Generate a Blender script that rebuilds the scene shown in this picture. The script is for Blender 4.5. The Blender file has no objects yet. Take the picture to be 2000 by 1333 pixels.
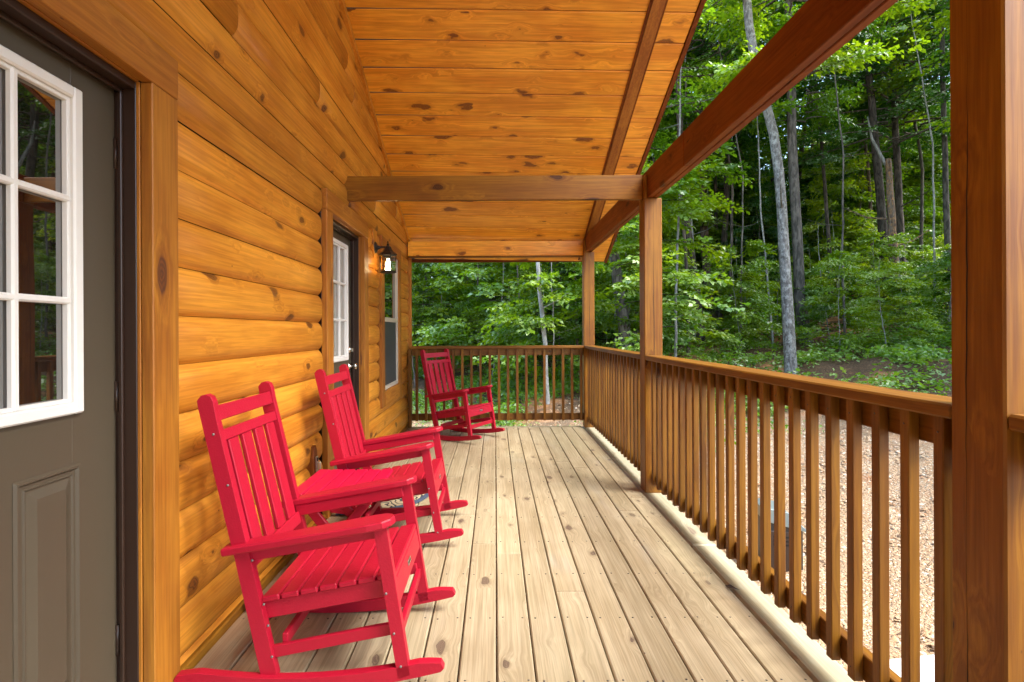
import bpy, bmesh, math, random
import numpy as np
from mathutils import Vector, Matrix
R = math.radians
random.seed(7)
rng = np.random.default_rng(11)
scene = bpy.context.scene
COL = scene.collection
H = 1.26                       # eye height above the deck

# ------------------------------------------------------------------ camera, sky, sun, exposure
cd = bpy.data.cameras.new("camera")
cd.lens = 18.0; cd.sensor_width = 36.0
cd.shift_x = 0.0165; cd.shift_y = -0.00975
cd.clip_start = 0.02; cd.clip_end = 600
cam = bpy.data.objects.new("camera", cd); COL.objects.link(cam)
cam.location = (0, 0, H)
cam.rotation_euler = (Matrix.Rotation(R(0.27), 3, 'Y') @ Matrix.Rotation(R(90), 3, 'X')).to_euler()
scene.camera = cam

SUN_EL, SUN_AZ = 52, 112       # azimuth clockwise from +Y: veiled sun behind the camera on the open side
world = bpy.data.worlds.new("World"); scene.world = world; world.use_nodes = True
wn = world.node_tree.nodes; wl = world.node_tree.links
bg = wn["Background"]; sky = wn.new("ShaderNodeTexSky")
sky.sky_type = 'NISHITA'; sky.sun_disc = False
sky.sun_elevation = R(SUN_EL); sky.sun_rotation = R(SUN_AZ)
sky.air_density = 1.0; sky.dust_density = 1.5; sky.ozone_density = 1.0
wl.new(sky.outputs[0], bg.inputs[0]); bg.inputs[1].default_value = 0.11
sl = bpy.data.lights.new("sun", 'SUN'); sl.energy = 1.5; sl.angle = R(35); sl.color = (1, .96, .88)
so = bpy.data.objects.new("sun", sl); COL.objects.link(so)
az = R(SUN_AZ); el = R(SUN_EL)
sdir = Vector((math.sin(az)*math.cos(el), math.cos(az)*math.cos(el), math.sin(el)))
so.rotation_euler = sdir.to_track_quat('Z', 'Y').to_euler()
so.location = (0, -10, 20)
scene.view_settings.view_transform = 'Standard'
scene.view_settings.look = 'None'
scene.view_settings.exposure = 3.2
scene.view_settings.gamma = 1
scene.render.engine = 'CYCLES'
scene.cycles.max_bounces = 8
scene.cycles.diffuse_bounces = 5
scene.cycles.sample_clamp_indirect = 6
try: scene.cycles.use_denoising = True
except Exception: pass

# ------------------------------------------------------------------ material helpers
class NT:
    def __init__(s, name):
        s.m = bpy.data.materials.new(name); s.m.use_nodes = True
        s.t = s.m.node_tree; s.n = s.t.nodes; s.l = s.t.links
        s.b = s.n["Principled BSDF"]
    def new(s, kind, **kw):
        o = s.n.new(kind)
        for k, v in kw.items(): setattr(o, k, v)
        return o
    def put(s, sock, v):
        if isinstance(v, bpy.types.NodeSocket): s.l.new(v, sock)
        elif v is not None:
            if isinstance(v, (tuple, list)) and len(v) == 3 and sock.type == 'RGBA': v = (*v, 1)
            sock.default_value = v
    def math(s, op, a, b=None, c=None, clamp=False):
        o = s.new("ShaderNodeMath", operation=op, use_clamp=clamp)
        s.put(o.inputs[0], a)
        if b is not None: s.put(o.inputs[1], b)
        if c is not None: s.put(o.inputs[2], c)
        return o.outputs[0]
    def vmath(s, op, a, b=None):
        o = s.new("ShaderNodeVectorMath", operation=op)
        s.put(o.inputs[0], a)
        if b is not None: s.put(o.inputs[1], b)
        return o.outputs[0]
    def mix(s, f, a, b, blend='MIX'):
        o = s.new("ShaderNodeMix", data_type='RGBA', blend_type=blend)
        s.put(o.inputs[0], f); s.put(o.inputs[6], a); s.put(o.inputs[7], b)
        return o.outputs[2]
    def ss(s, v, lo, hi, a=0., b=1.):
        o = s.new("ShaderNodeMapRange", interpolation_type='SMOOTHSTEP')
        s.put(o.inputs[0], v); s.put(o.inputs[1], lo); s.put(o.inputs[2], hi)
        s.put(o.inputs[3], a); s.put(o.inputs[4], b)
        return o.outputs[0]
    def noise(s, vec, scale=5, detail=3, rough=.55, dist=0.):
        o = s.new("ShaderNodeTexNoise"); s.put(o.inputs["Vector"], vec)
        o.inputs["Scale"].default_value = scale; o.inputs["Detail"].default_value = detail
        o.inputs["Roughness"].default_value = rough; o.inputs["Distortion"].default_value = dist
        return o.outputs["Fac"]
    def attr(s, name):
        o = s.new("ShaderNodeAttribute"); o.attribute_name = name; return o
    def bump(s, h, strength=.3, dist=.01, normal=None):
        o = s.new("ShaderNodeBump"); o.inputs["Strength"].default_value = strength
        o.inputs["Distance"].default_value = dist; s.l.new(h, o.inputs["Height"])
        if normal is not None: s.l.new(normal, o.inputs["Normal"])
        return o.outputs[0]

def plain(name, col, rough=.5, metal=0., spec=.5, noise=.08, scale=30, bump=.05):
    t = NT(name)
    pos = t.new("ShaderNodeTexCoord").outputs["Object"]
    n = t.noise(pos, scale, 4)
    n2 = t.noise(pos, scale*.12, 2)
    v = t.math('ADD', t.math('MULTIPLY', n, noise), t.math('MULTIPLY', n2, noise))
    v = t.math('ADD', v, 1-noise)
    c = t.mix(1., col, v, 'MULTIPLY')
    t.l.new(c, t.b.inputs["Base Color"])
    t.b.inputs["Roughness"].default_value = rough
    t.b.inputs["Metallic"].default_value = metal
    t.b.inputs["Specular IOR Level"].default_value = spec
    if bump: t.l.new(t.bump(n, bump, .004), t.b.inputs["Normal"])
    return t.m

def wood(name, light, dark, knot, rough=.42, spec=.4, knots=.5, ks=(2.4, 7.5), grain=13, fine=90, kr=.17,
         var=.22, bump=.15, extra=None, wobble=.34):
    t = NT(name)
    wc = t.attr("wc").outputs["Vector"]; bv = t.attr("bv").outputs["Fac"]
    sc = t.vmath('MULTIPLY', wc, (ks[0], ks[1], ks[1]))
    wob = t.new("ShaderNodeTexNoise"); t.put(wob.inputs["Vector"], sc); wob.inputs["Scale"].default_value = 2.2
    sc = t.vmath('ADD', sc, t.vmath('MULTIPLY', t.vmath('SUBTRACT', wob.outputs["Color"], (.5, .5, .5)), (wobble, wobble, wobble)))
    vo = t.new("ShaderNodeTexVoronoi"); t.put(vo.inputs["Vector"], sc); vo.inputs["Scale"].default_value = 1
    d = vo.outputs["Distance"]
    sep = t.new("ShaderNodeSeparateColor"); t.l.new(vo.outputs["Color"], sep.inputs[0])
    has = t.math('GREATER_THAN', sep.outputs[0], 1-knots)
    rad = t.math('MULTIPLY', has, t.math('ADD', t.math('MULTIPLY', sep.outputs[1], kr), .035))
    core = t.math('MULTIPLY', t.ss(d, rad, t.math('MULTIPLY', rad, .82)), has)
    ring = t.math('MULTIPLY', t.ss(d, t.math('MULTIPLY', rad, 1.7), t.math('MULTIPLY', rad, .9)), has)
    prox = t.math('MULTIPLY', t.ss(d, .5, .05), has)
    # grain that bends round the knots
    sx = t.new("ShaderNodeSeparateXYZ"); t.put(sx.inputs[0], wc)
    y = t.math('ADD', t.math('MULTIPLY', sx.outputs[1], grain), t.math('MULTIPLY', prox, .9))
    cb = t.new("ShaderNodeCombineXYZ"); t.put(cb.inputs[0], t.math('MULTIPLY', sx.outputs[0], .8))
    t.put(cb.inputs[1], y); t.put(cb.inputs[2], t.math('MULTIPLY', sx.outputs[2], grain*.5))
    g = t.noise(cb.outputs[0], 1.0, 4, .6, .5)
    wv = t.new("ShaderNodeTexWave"); wv.bands_direction = 'Y'; t.put(wv.inputs["Vector"], cb.outputs[0])
    wv.inputs["Scale"].default_value = .8; wv.inputs["Distortion"].default_value = 7
    wv.inputs["Detail"].default_value = 2; wv.inputs["Detail Scale"].default_value = .5
    cf = t.new("ShaderNodeCombineXYZ"); t.put(cf.inputs[0], t.math('MULTIPLY', sx.outputs[0], 3.))
    t.put(cf.inputs[1], t.math('ADD', t.math('MULTIPLY', sx.outputs[1], fine), t.math('MULTIPLY', prox, 4.)))
    t.put(cf.inputs[2], t.math('MULTIPLY', sx.outputs[2], fine))
    f = t.noise(cf.outputs[0], 1., 3, .6, .3)
    blot = t.noise(wc, 2.3, 3, .55)
    k = t.math('ADD', t.math('MULTIPLY', g, .66), t.math('MULTIPLY', wv.outputs["Fac"], .06))
    k = t.math('ADD', k, t.math('MULTIPLY', f, .2)); k = t.math('ADD', k, t.math('MULTIPLY', blot, .45))
    fac = t.ss(k, .50, .86)
    c = t.mix(fac, light, dark)
    c = t.mix(t.math('MULTIPLY', ring, .55), c, dark)
    c = t.mix(t.math('MULTIPLY', ring, .22), c, knot)
    rl = t.math('ADD', t.math('MULTIPLY', t.math('SINE', t.math('MULTIPLY', d, 150.)), .5), .5)
    c = t.mix(t.math('MULTIPLY', core, t.math('ADD', t.math('MULTIPLY', rl, .35), .55)), c, knot)
    # nail pits / specks
    vo2 = t.new("ShaderNodeTexVoronoi"); t.put(vo2.inputs["Vector"], t.vmath('MULTIPLY', wc, (9., 16., 16.))); vo2.inputs["Scale"].default_value = 1
    sp2 = t.new("ShaderNodeSeparateColor"); t.l.new(vo2.outputs["Color"], sp2.inputs[0])
    speck = t.math('MULTIPLY', t.ss(vo2.outputs["Distance"], .07, .03), t.math('GREATER_THAN', sp2.outputs[0], .86))
    c = t.mix(t.math('MULTIPLY', speck, .8), c, knot)
    if extra: c = extra(t, c)
    v = t.math('ADD', t.math('MULTIPLY', bv, var), 1-var*.5)
    v = t.math('MULTIPLY', v, t.ss(f, .30, .68, 1.10, .87))
    c = t.mix(1., c, v, 'MULTIPLY')
    t.l.new(c, t.b.inputs["Base Color"])
    t.put(t.b.inputs["Roughness"], t.math('ADD', t.math('MULTIPLY', f, .18), rough-.06))
    t.b.inputs["Specular IOR Level"].default_value = spec
    hgt = t.math('SUBTRACT', t.math('ADD', f, t.math('MULTIPLY', g, .8)), t.math('MULTIPLY', core, .7))
    t.l.new(t.bump(hgt, bump, .004), t.b.inputs["Normal"])
    return t.m

# ------------------------------------------------------------------ mesh builder
class MB:
    def __init__(s): s.v = []; s.f = []; s.wc = []; s.bv = []; s.mi = []; s.sm = []
    def add(s, vs, fs, axis=0, mat=0, smooth=False, M=None, off=None, bv=None, keep=None):
        n = len(s.v)
        if off is None: off = (random.uniform(0, 90), random.uniform(0, 90), random.uniform(0, 90))
        if bv is None: bv = random.random()
        perm = {0: (0, 1, 2), 1: (1, 0, 2), 2: (2, 0, 1)}[axis]
        for p in vs:
            s.wc.append(tuple(p[perm[i]]+off[i] for i in range(3)))
            q = M @ Vector(p) if M is not None else p
            s.v.append(tuple(q)); s.bv.append(bv)
        for f in fs: s.f.append(tuple(i+n for i in f)); s.mi.append(mat); s.sm.append(smooth)
    def box(s, x0, x1, y0, y1, z0, z1, axis=0, b=.003, mat=0, M=None, off=None, bv=None):
        lo = (min(x0, x1), min(y0, y1), min(z0, z1)); hi = (max(x0, x1), max(y0, y1), max(z0, z1))
        b = min(b, *[(hi[i]-lo[i])*.45 for i in range(3)])
        vs = []; idx = {}
        for sx in (0, 1):
            for sy in (0, 1):
                for sz in (0, 1):
                    sg = (sx, sy, sz)
                    for a in range(3):
                        p = [(hi[i]-(b if i != a else 0)) if sg[i] else (lo[i]+(b if i != a else 0)) for i in range(3)]
                        idx[(sg, a)] = len(vs); vs.append(tuple(p))
        fs = []
        for a in range(3):
            o = [i for i in range(3) if i != a]
            for sa in (0, 1):
                q = []
                for (u, w) in ((0, 0), (1, 0), (1, 1), (0, 1)):
                    sg = [0, 0, 0]; sg[a] = sa; sg[o[0]] = u; sg[o[1]] = w
                    q.append(idx[(tuple(sg), a)])
                flip = (sa == 0) ^ (a == 1)
                fs.append(tuple(q[::-1]) if flip else tuple(q))
        ctr = [(lo[i]+hi[i])/2 for i in range(3)]
        def orient(f):
            p = [Vector(vs[i]) for i in f]; n = (p[1]-p[0]).cross(p[2]-p[0]); c = sum(p, Vector())/len(p)-Vector(ctr)
            return f if n.dot(c) > 0 else f[::-1]
        for a in range(3):
            for c2 in range(a+1, 3):
                o = 3-a-c2
                for sa in (0, 1):
                    for sc in (0, 1):
                        sg0 = [0]*3; sg0[a] = sa; sg0[c2] = sc; sg1 = list(sg0); sg1[o] = 1
                        sg0 = tuple(sg0); sg1 = tuple(sg1)
                        fs.append(orient((idx[(sg0, a)], idx[(sg1, a)], idx[(sg1, c2)], idx[(sg0, c2)])))
        for sx in (0, 1):
            for sy in (0, 1):
                for sz in (0, 1):
                    sg = (sx, sy, sz); fs.append(orient((idx[(sg, 0)], idx[(sg, 1)], idx[(sg, 2)])))
        fs = [orient(f) for f in fs]
        s.add(vs, fs, axis, mat, False, M, off, bv)
    def prism(s, poly, h0, h1, plane='xz', axis=0, mat=0, M=None, bev=0.002, off=None, bv=None):
        """poly in plane, extruded from h0 to h1 along the third axis, with a small chamfer"""
        def P(p, h): return {'xz': (p[0], h, p[1]), 'xy': (p[0], p[1], h), 'yz': (h, p[0], p[1])}[plane]
        n = len(poly); area = sum(poly[i][0]*poly[(i+1) % n][1]-poly[(i+1) % n][0]*poly[i][1] for i in range(n))
        if area < 0: poly = poly[::-1]
        ins = []
        for i in range(n):
            a, p, c = Vector(poly[i-1]), Vector(poly[i]), Vector(poly[(i+1) % n])
            e1 = (p-a).normalized(); e2 = (c-p).normalized()
            n1 = Vector((-e1.y, e1.x)); n2 = Vector((-e2.y, e2.x)); m = n1+n2
            m = m/max(m.length_squared, .3)*2*.5*1.0
            ins.append((p.x+m.x*bev, p.y+m.y*bev))
        if h0 > h1: h0, h1 = h1, h0
        rings = [(ins, h0), (poly, h0+bev), (poly, h1-bev), (ins, h1)]
        vs = [P(p, h) for pl, h in rings for p in pl]; fs = []
        for k in range(3):
            for i in range(n):
                j = (i+1) % n; fs.append((k*n+i, k*n+j, (k+1)*n+j, (k+1)*n+i))
        fs.append(tuple(range(n))[::-1]); fs.append(tuple(range(3*n, 4*n)))
        if plane == 'xz': fs = [f[::-1] for f in fs]
        s.add(vs, fs, axis, mat, False, M, off, bv)
    def tube(s, pts, rad, seg=8, mat=0, smooth=True, cap=True, wrap=None):
        pts = [Vector(p) for p in pts]; n = len(pts)
        if not hasattr(rad, '__len__'): rad = [rad]*n
        vs = []; wcs = []; L = 0
        up = Vector((0.13, 0.99, 0.05)).normalized()
        base = len(s.v); bvv = random.random()
        for i, p in enumerate(pts):
            d = (pts[min(i+1, n-1)]-pts[max(i-1, 0)]).normalized()
            if i: L += (p-pts[i-1]).length
            a = d.cross(up)
            if a.length < .05: a = d.cross(Vector((1, 0, 0)))
            a.normalize(); c = d.cross(a)
            for k in range(seg):
                th = 2*math.pi*k/seg; o = (a*math.cos(th)+c*math.sin(th))
                s.v.append(tuple(p+o*rad[i])); s.wc.append((L, o.x*rad[i], o.y*rad[i])); s.bv.append(bvv)
        for i in range(n-1):
            for k in range(seg):
                j = (k+1) % seg
                s.f.append((base+i*seg+k, base+(i+1)*seg+k, base+(i+1)*seg+j, base+i*seg+j)); s.mi.append(mat); s.sm.append(smooth)
        if cap:
            s.f.append(tuple(base+k for k in range(seg))); s.mi.append(mat); s.sm.append(False)
            s.f.append(tuple(base+(n-1)*seg+k for k in range(seg))[::-1]); s.mi.append(mat); s.sm.append(False)
    def lathe(s, prof, c=(0, 0, 0), axis='z', seg=24, mat=0, smooth=True):
        base = len(s.v); n = len(prof)
        for (r, h) in prof:
            for k in range(seg):
                th = 2*math.pi*k/seg; a, b = r*math.cos(th), r*math.sin(th)
                p = {'z': (a, b, h), 'x': (h, a, b), 'y': (b, h, a)}[axis]
                s.v.append((p[0]+c[0], p[1]+c[1], p[2]+c[2])); s.wc.append(p); s.bv.append(.5)
        for i in range(n-1):
            for k in range(seg):
                j = (k+1) % seg
                s.f.append((base+i*seg+k, base+i*seg+j, base+(i+1)*seg+j, base+(i+1)*seg+k)); s.mi.append(mat); s.sm.append(smooth)
    def build(s, name, mats, parent=None, recalc=False):
        me = bpy.data.meshes.new(name); me.from_pydata(s.v, [], s.f)
        if not isinstance(mats, (list, tuple)): mats = [mats]
        for m in mats: me.materials.append(m)
        a = me.attributes.new("wc", 'FLOAT_VECTOR', 'POINT'); a.data.foreach_set("vector", np.array(s.wc, dtype=np.float32).ravel())
        a = me.attributes.new("bv", 'FLOAT', 'POINT'); a.data.foreach_set("value", np.array(s.bv, dtype=np.float32))
        me.polygons.foreach_set("material_index", s.mi); me.polygons.foreach_set("use_smooth", s.sm)
        if recalc:
            bm = bmesh.new(); bm.from_mesh(me); bmesh.ops.recalc_face_normals(bm, faces=bm.faces); bm.to_mesh(me); bm.free()
        me.update()
        o = bpy.data.objects.new(name, me); COL.objects.link(o)
        if parent is not None: o.parent = parent
        return o

def tag(o, label=None, cat=None, group=None, kind=None):
    if label: o["label"] = label
    if cat: o["category"] = cat
    if group: o["group"] = group
    if kind: o["kind"] = kind
    return o
def empty(name, loc=(0, 0, 0), rz=0., label=None, cat=None, group=None):
    o = bpy.data.objects.new(name, None); COL.objects.link(o); o.location = loc; o.rotation_euler = (0, 0, rz)
    o.empty_display_size = .1
    return tag(o, label, cat, group)
def one(name, mat, parent, fn, recalc=False):
    m = MB(); fn(m); return m.build(name, mat, parent, recalc)
def copy_tree(o, parent=None):
    c = o.copy(); COL.objects.link(c); c.parent = parent
    for ch in list(o.children): copy_tree(ch, c)
    return c

# ------------------------------------------------------------------ materials
M_log = wood("log_pine_stain", (.62, .255, .026), (.43, .145, .011), (.070, .018, .006), rough=.40, knots=.42, ks=(5.2, 8.5), kr=.26)
M_ceil = wood("ceiling_pine_stain", (.86, .405, .038), (.66, .25, .017), (.11, .026, .006), rough=.36, knots=.6, ks=(3.6, 7.5), kr=.30, grain=8, fine=60, bump=.08, wobble=.6)
M_trim = wood("trim_cedar_stain", (.40, .158, .016), (.27, .085, .008), (.07, .02, .01), rough=.5, knots=.3, var=.2)
M_post = wood("post_dark_stain", (.25, .108, .009), (.155, .052, .006), (.035, .010, .004), rough=.42, spec=.25, knots=.6, ks=(3.2, 8.), var=.12)
M_beam = wood("beam_dark_stain", (.20, .056, .007), (.125, .028, .004), (.03, .009, .004), rough=.5, spec=.2, knots=.6, ks=(3.2, 8.), var=.12)
M_rail = wood("rail_stain", (.20, .085, .007), (.115, .040, .004), (.035, .011, .004), rough=.42, spec=.28, knots=.25, var=.3)
def deck_stain(t, c):
    pos = t.new("ShaderNodeNewGeometry").outputs["Position"]
    sx = t.new("ShaderNodeSeparateXYZ"); t.put(sx.inputs[0], pos)
    n = t.noise(pos, 6, 3)
    x = t.math('ADD', sx.outputs[0], t.math('MULTIPLY', t.math('SUBTRACT', n, .5), .07))
    # overspray of the wall stain on the board along the wall
    m = t.ss(x, -1.03, -1.10)
    c = t.mix(t.math('MULTIPLY', m, .8), c, (.20, .10, .05))
    # blue-grey sap stain on a few boards
    b = t.ss(t.noise(t.vmath('MULTIPLY', pos, (3., .8, 1.)), 1.4, 3), .58, .75)
    c = t.mix(t.math('MULTIPLY', b, .25), c, (.36, .36, .36))
    g = t.ss(t.noise(t.vmath('MULTIPLY', pos, (1.6, .5, 1.)), 1.1, 3), .45, .7)
    return t.mix(t.math('MULTIPLY', g, .35), c, (.40, .36, .22))
M_deck = wood("deck_pine_fresh", (.375, .305, .198), (.27, .208, .122), (.085, .05, .038), rough=.62, spec=.2, knots=.7, ks=(4.6, 9.), kr=.18, grain=16, fine=150, var=.13, bump=.25, extra=deck_stain)
def edge_tone(t, c):
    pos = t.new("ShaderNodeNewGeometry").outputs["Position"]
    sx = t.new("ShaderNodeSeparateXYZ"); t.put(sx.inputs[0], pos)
    # darker towards the inner side, outline scalloped at the baluster spacing
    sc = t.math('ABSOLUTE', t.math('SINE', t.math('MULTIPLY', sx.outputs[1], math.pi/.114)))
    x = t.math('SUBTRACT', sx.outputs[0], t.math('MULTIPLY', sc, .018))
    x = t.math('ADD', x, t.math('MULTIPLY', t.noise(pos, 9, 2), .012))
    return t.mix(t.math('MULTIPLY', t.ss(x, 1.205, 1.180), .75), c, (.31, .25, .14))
M_edge = wood("deck_edge_pine", (.37, .335, .24), (.30, .265, .17), (.2, .14, .1), rough=.55, knots=.15, fine=140, bump=.15, extra=edge_tone)
M_red = plain("red_poly_lumber", (.37, .006, .024), rough=.45, spec=.3, noise=.1, scale=140, bump=.25)
M_redt = plain("red_poly_tabletop", (.44, .004, .036), rough=.45, spec=.3, noise=.1, scale=140, bump=.25)
M_steel = plain("stainless_steel", (.55, .55, .53), rough=.3, metal=1, noise=.05)
M_bolt = plain("bolt_steel", (.22, .20, .19), rough=.5, metal=.6, noise=.1)
M_nickel = plain("satin_nickel", (.60, .57, .52), rough=.22, metal=1, noise=.03)
M_door = plain("door_olive_paint", (.076, .058, .037), rough=.42, spec=.45, noise=.05, scale=60, bump=.03)
M_frame = plain("door_frame_dark_brown", (.030, .014, .008), rough=.4, noise=.1, scale=40)
M_white = plain("white_vinyl", (.72, .70, .66), rough=.35, noise=.03)
M_black = plain("black_powder_coat", (.012, .011, .011), rough=.45, noise=.2)
M_dark = plain("dark_interior", (.012, .008, .006), rough=.9)
M_roof = plain("roof_metal", (.08, .08, .085), rough=.5)
M_lid = plain("grey_metal_lid", (.20, .25, .25), rough=.4, metal=.4)
M_conc = plain("concrete", (.62, .61, .58), rough=.85, noise=.15, scale=20)
def glass_mat(name, tint=(.012, .010, .008), ior=3.3):
    t = NT(name); t.b.inputs["Base Color"].default_value = (*tint, 1); t.b.inputs["Roughness"].default_value = .015
    t.b.inputs["IOR"].default_value = ior
    w = t.noise(t.new("ShaderNodeTexCoord").outputs["Object"], 3, 1)
    t.l.new(t.bump(w, .02, .02), t.b.inputs["Normal"])
    return t.m
M_glass = glass_mat("door_glass")
M_curt = glass_mat("curtained_glass", (.28, .26, .22), 1.6)
M_screen = plain("insect_screen", (.035, .042, .045), rough=.55, noise=.25, scale=400)
t = NT("lantern_glass"); t.b.inputs["Transmission Weight"].default_value = 1; t.b.inputs["Roughness"].default_value = .06
t.b.inputs["IOR"].default_value = 1.15; t.b.inputs["Base Color"].default_value = (1, .97, .9, 1); M_lglass = t.m
t = NT("lamp_bulb"); t.b.inputs["Emission Color"].default_value = (1, .78, .45, 1); t.b.inputs["Emission Strength"].default_value = 2.5; M_bulb = t.m
def mat_material():
    t = NT("rope_doormat"); p = t.new("ShaderNodeTexCoord").outputs["Object"]
    w = t.new("ShaderNodeTexWave"); t.put(w.inputs["Vector"], p); w.wave_type = 'BANDS'; w.bands_direction = 'DIAGONAL'
    w.inputs["Scale"].default_value = 9; w.inputs["Distortion"].default_value = 9; w.inputs["Detail"].default_value = 1; w.inputs["Detail Scale"].default_value = 1.6
    f = t.ss(w.outputs["Fac"], .12, .4)
    n = t.noise(p, 220, 2)
    c = t.mix(f, (.03, .03, .035), t.mix(n, (.34, .26, .15), (.52, .43, .28)))
    t.l.new(c, t.b.inputs["Base Color"]); t.b.inputs["Roughness"].default_value = .95
    t.l.new(t.bump(t.math('ADD', f, n), .6, .008), t.b.inputs["Normal"]); return t.m
M_mat = mat_material()
M_matedge = plain("doormat_border_blue_grey", (.05, .07, .11), rough=.9, scale=200)

def bark(name, a, b, scale=14, spots=None, bs=.8):
    t = NT(name); co = t.new("ShaderNodeTexCoord").outputs["Object"]
    v = t.vmath('MULTIPLY', co, (1., 1., .28))
    n = t.noise(v, scale, 5, .65, .6); n2 = t.noise(co, 2.4, 3)
    c = t.mix(t.ss(n, .38, .62), a, b)
    c = t.mix(t.math('MULTIPLY', t.ss(n2, .45, .7), .4), c, a)
    if spots:
        v2 = t.vmath('MULTIPLY', co, (1., 1., .8)); m = t.ss(t.noise(v2, 15, 6, .7), .47, .66)
        c = t.mix(m, c, spots)
    oi = t.new("ShaderNodeObjectInfo"); c = t.mix(1., c, t.math('ADD', t.math('MULTIPLY', oi.outputs["Random"], .5), .75), 'MULTIPLY')
    t.l.new(c, t.b.inputs["Base Color"]); t.b.inputs["Roughness"].default_value = .92; t.b.inputs["Specular IOR Level"].default_value = .2
    t.l.new(t.bump(n, bs, .03), t.b.inputs["Normal"]); return t.m
B_dark = bark("bark_dark", (.040, .032, .026), (.13, .105, .085))
B_twig = bark("bark_twig", (.018, .014, .010), (.05, .04, .03))
B_brown = bark("bark_brown", (.05, .034, .024), (.17, .12, .09))
B_grey = bark("bark_grey", (.07, .062, .053), (.19, .165, .14))
B_lichen = bark("bark_lichen", (.09, .085, .075), (.22, .21, .19), 22, spots=(.34, .35, .32))
B_white = bark("bark_white", (.15, .145, .13), (.30, .29, .265), 16, spots=(.36, .355, .33), bs=.3)
B_peel = bark("bark_peeled", (.09, .06, .045), (.26, .20, .15), 12, spots=(.42, .22, .09))

def leafmat(name, a, b, c3, trans=.52):
    t = NT(name)
    lv = t.attr("lv").outputs["Fac"]; oi = t.new("ShaderNodeObjectInfo").outputs["Random"]
    pos = t.new("ShaderNodeNewGeometry").outputs["Position"]
    n = t.noise(pos, .9, 2)
    f = t.math('ADD', t.math('MULTIPLY', lv, .45), t.math('ADD', t.math('MULTIPLY', oi, .3), t.math('MULTIPLY', t.ss(n, .35, .65), .35)))
    c = t.mix(t.ss(f, .2, .65), a, b); c = t.mix(t.ss(f, .65, 1.05), c, c3)
    t.n.remove(t.b)
    d = t.new("ShaderNodeBsdfDiffuse"); tr = t.new("ShaderNodeBsdfTranslucent"); gl = t.new("ShaderNodeBsdfGlossy")
    gl.inputs["Roughness"].default_value = .5; gl.inputs["Color"].default_value = (1, 1, 1, 1)
    t.l.new(c, d.inputs["Color"]); ct = t.mix(1., c, (1.25, 1.15, .45), 'MULTIPLY'); t.l.new(ct, tr.inputs["Color"])
    m1 = t.new("ShaderNodeMixShader"); m1.inputs[0].default_value = trans; t.l.new(d.outputs[0], m1.inputs[1]); t.l.new(tr.outputs[0], m1.inputs[2])
    fr = t.new("ShaderNodeFresnel"); fr.inputs[0].default_value = 1.35
    m2 = t.new("ShaderNodeMixShader"); t.l.new(t.math('MULTIPLY', fr.outputs[0], .15), m2.inputs[0]); t.l.new(m1.outputs[0], m2.inputs[1]); t.l.new(gl.outputs[0], m2.inputs[2])
    t.l.new(m2.outputs[0], t.n["Material Output"].inputs[0]); return t.m
L_green = leafmat("leaf_green", (.055, .160, .009), (.135, .285, .014), (.25, .39, .016))
L_yellow = leafmat("leaf_yellow_green", (.115, .26, .010), (.23, .38, .014), (.38, .48, .018))
L_dark = leafmat("leaf_dark", (.022, .090, .016), (.050, .155, .024), (.090, .22, .026), .4)
L_under = leafmat("leaf_undergrowth", (.075, .20, .016), (.17, .34, .026), (.30, .43, .04))

# ------------------------------------------------------------------ the cabin: log wall, doors, window, gable roof
XW = -1.15            # crest of the logs
XT = -1.13            # face of the trim boards
XD = -1.25            # plane of the doors
YN, YF = -3.3, 6.85   # ends of the wall
CZ0, CS, CT = 2.445, .436, .018
YP = 1.8              # ridge line
def ceil_z(x, y):
    yy = y if y >= YP else 2*YP-y
    return CZ0+CS*(6.89-yy)-CT*(x+1.15)
cabin = empty("log_cabin", (-3, 2, 0), 0, "orange stained log cabin with a rounded log wall along the porch", "house")
cabin.location = (0, 0, 0)

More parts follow.
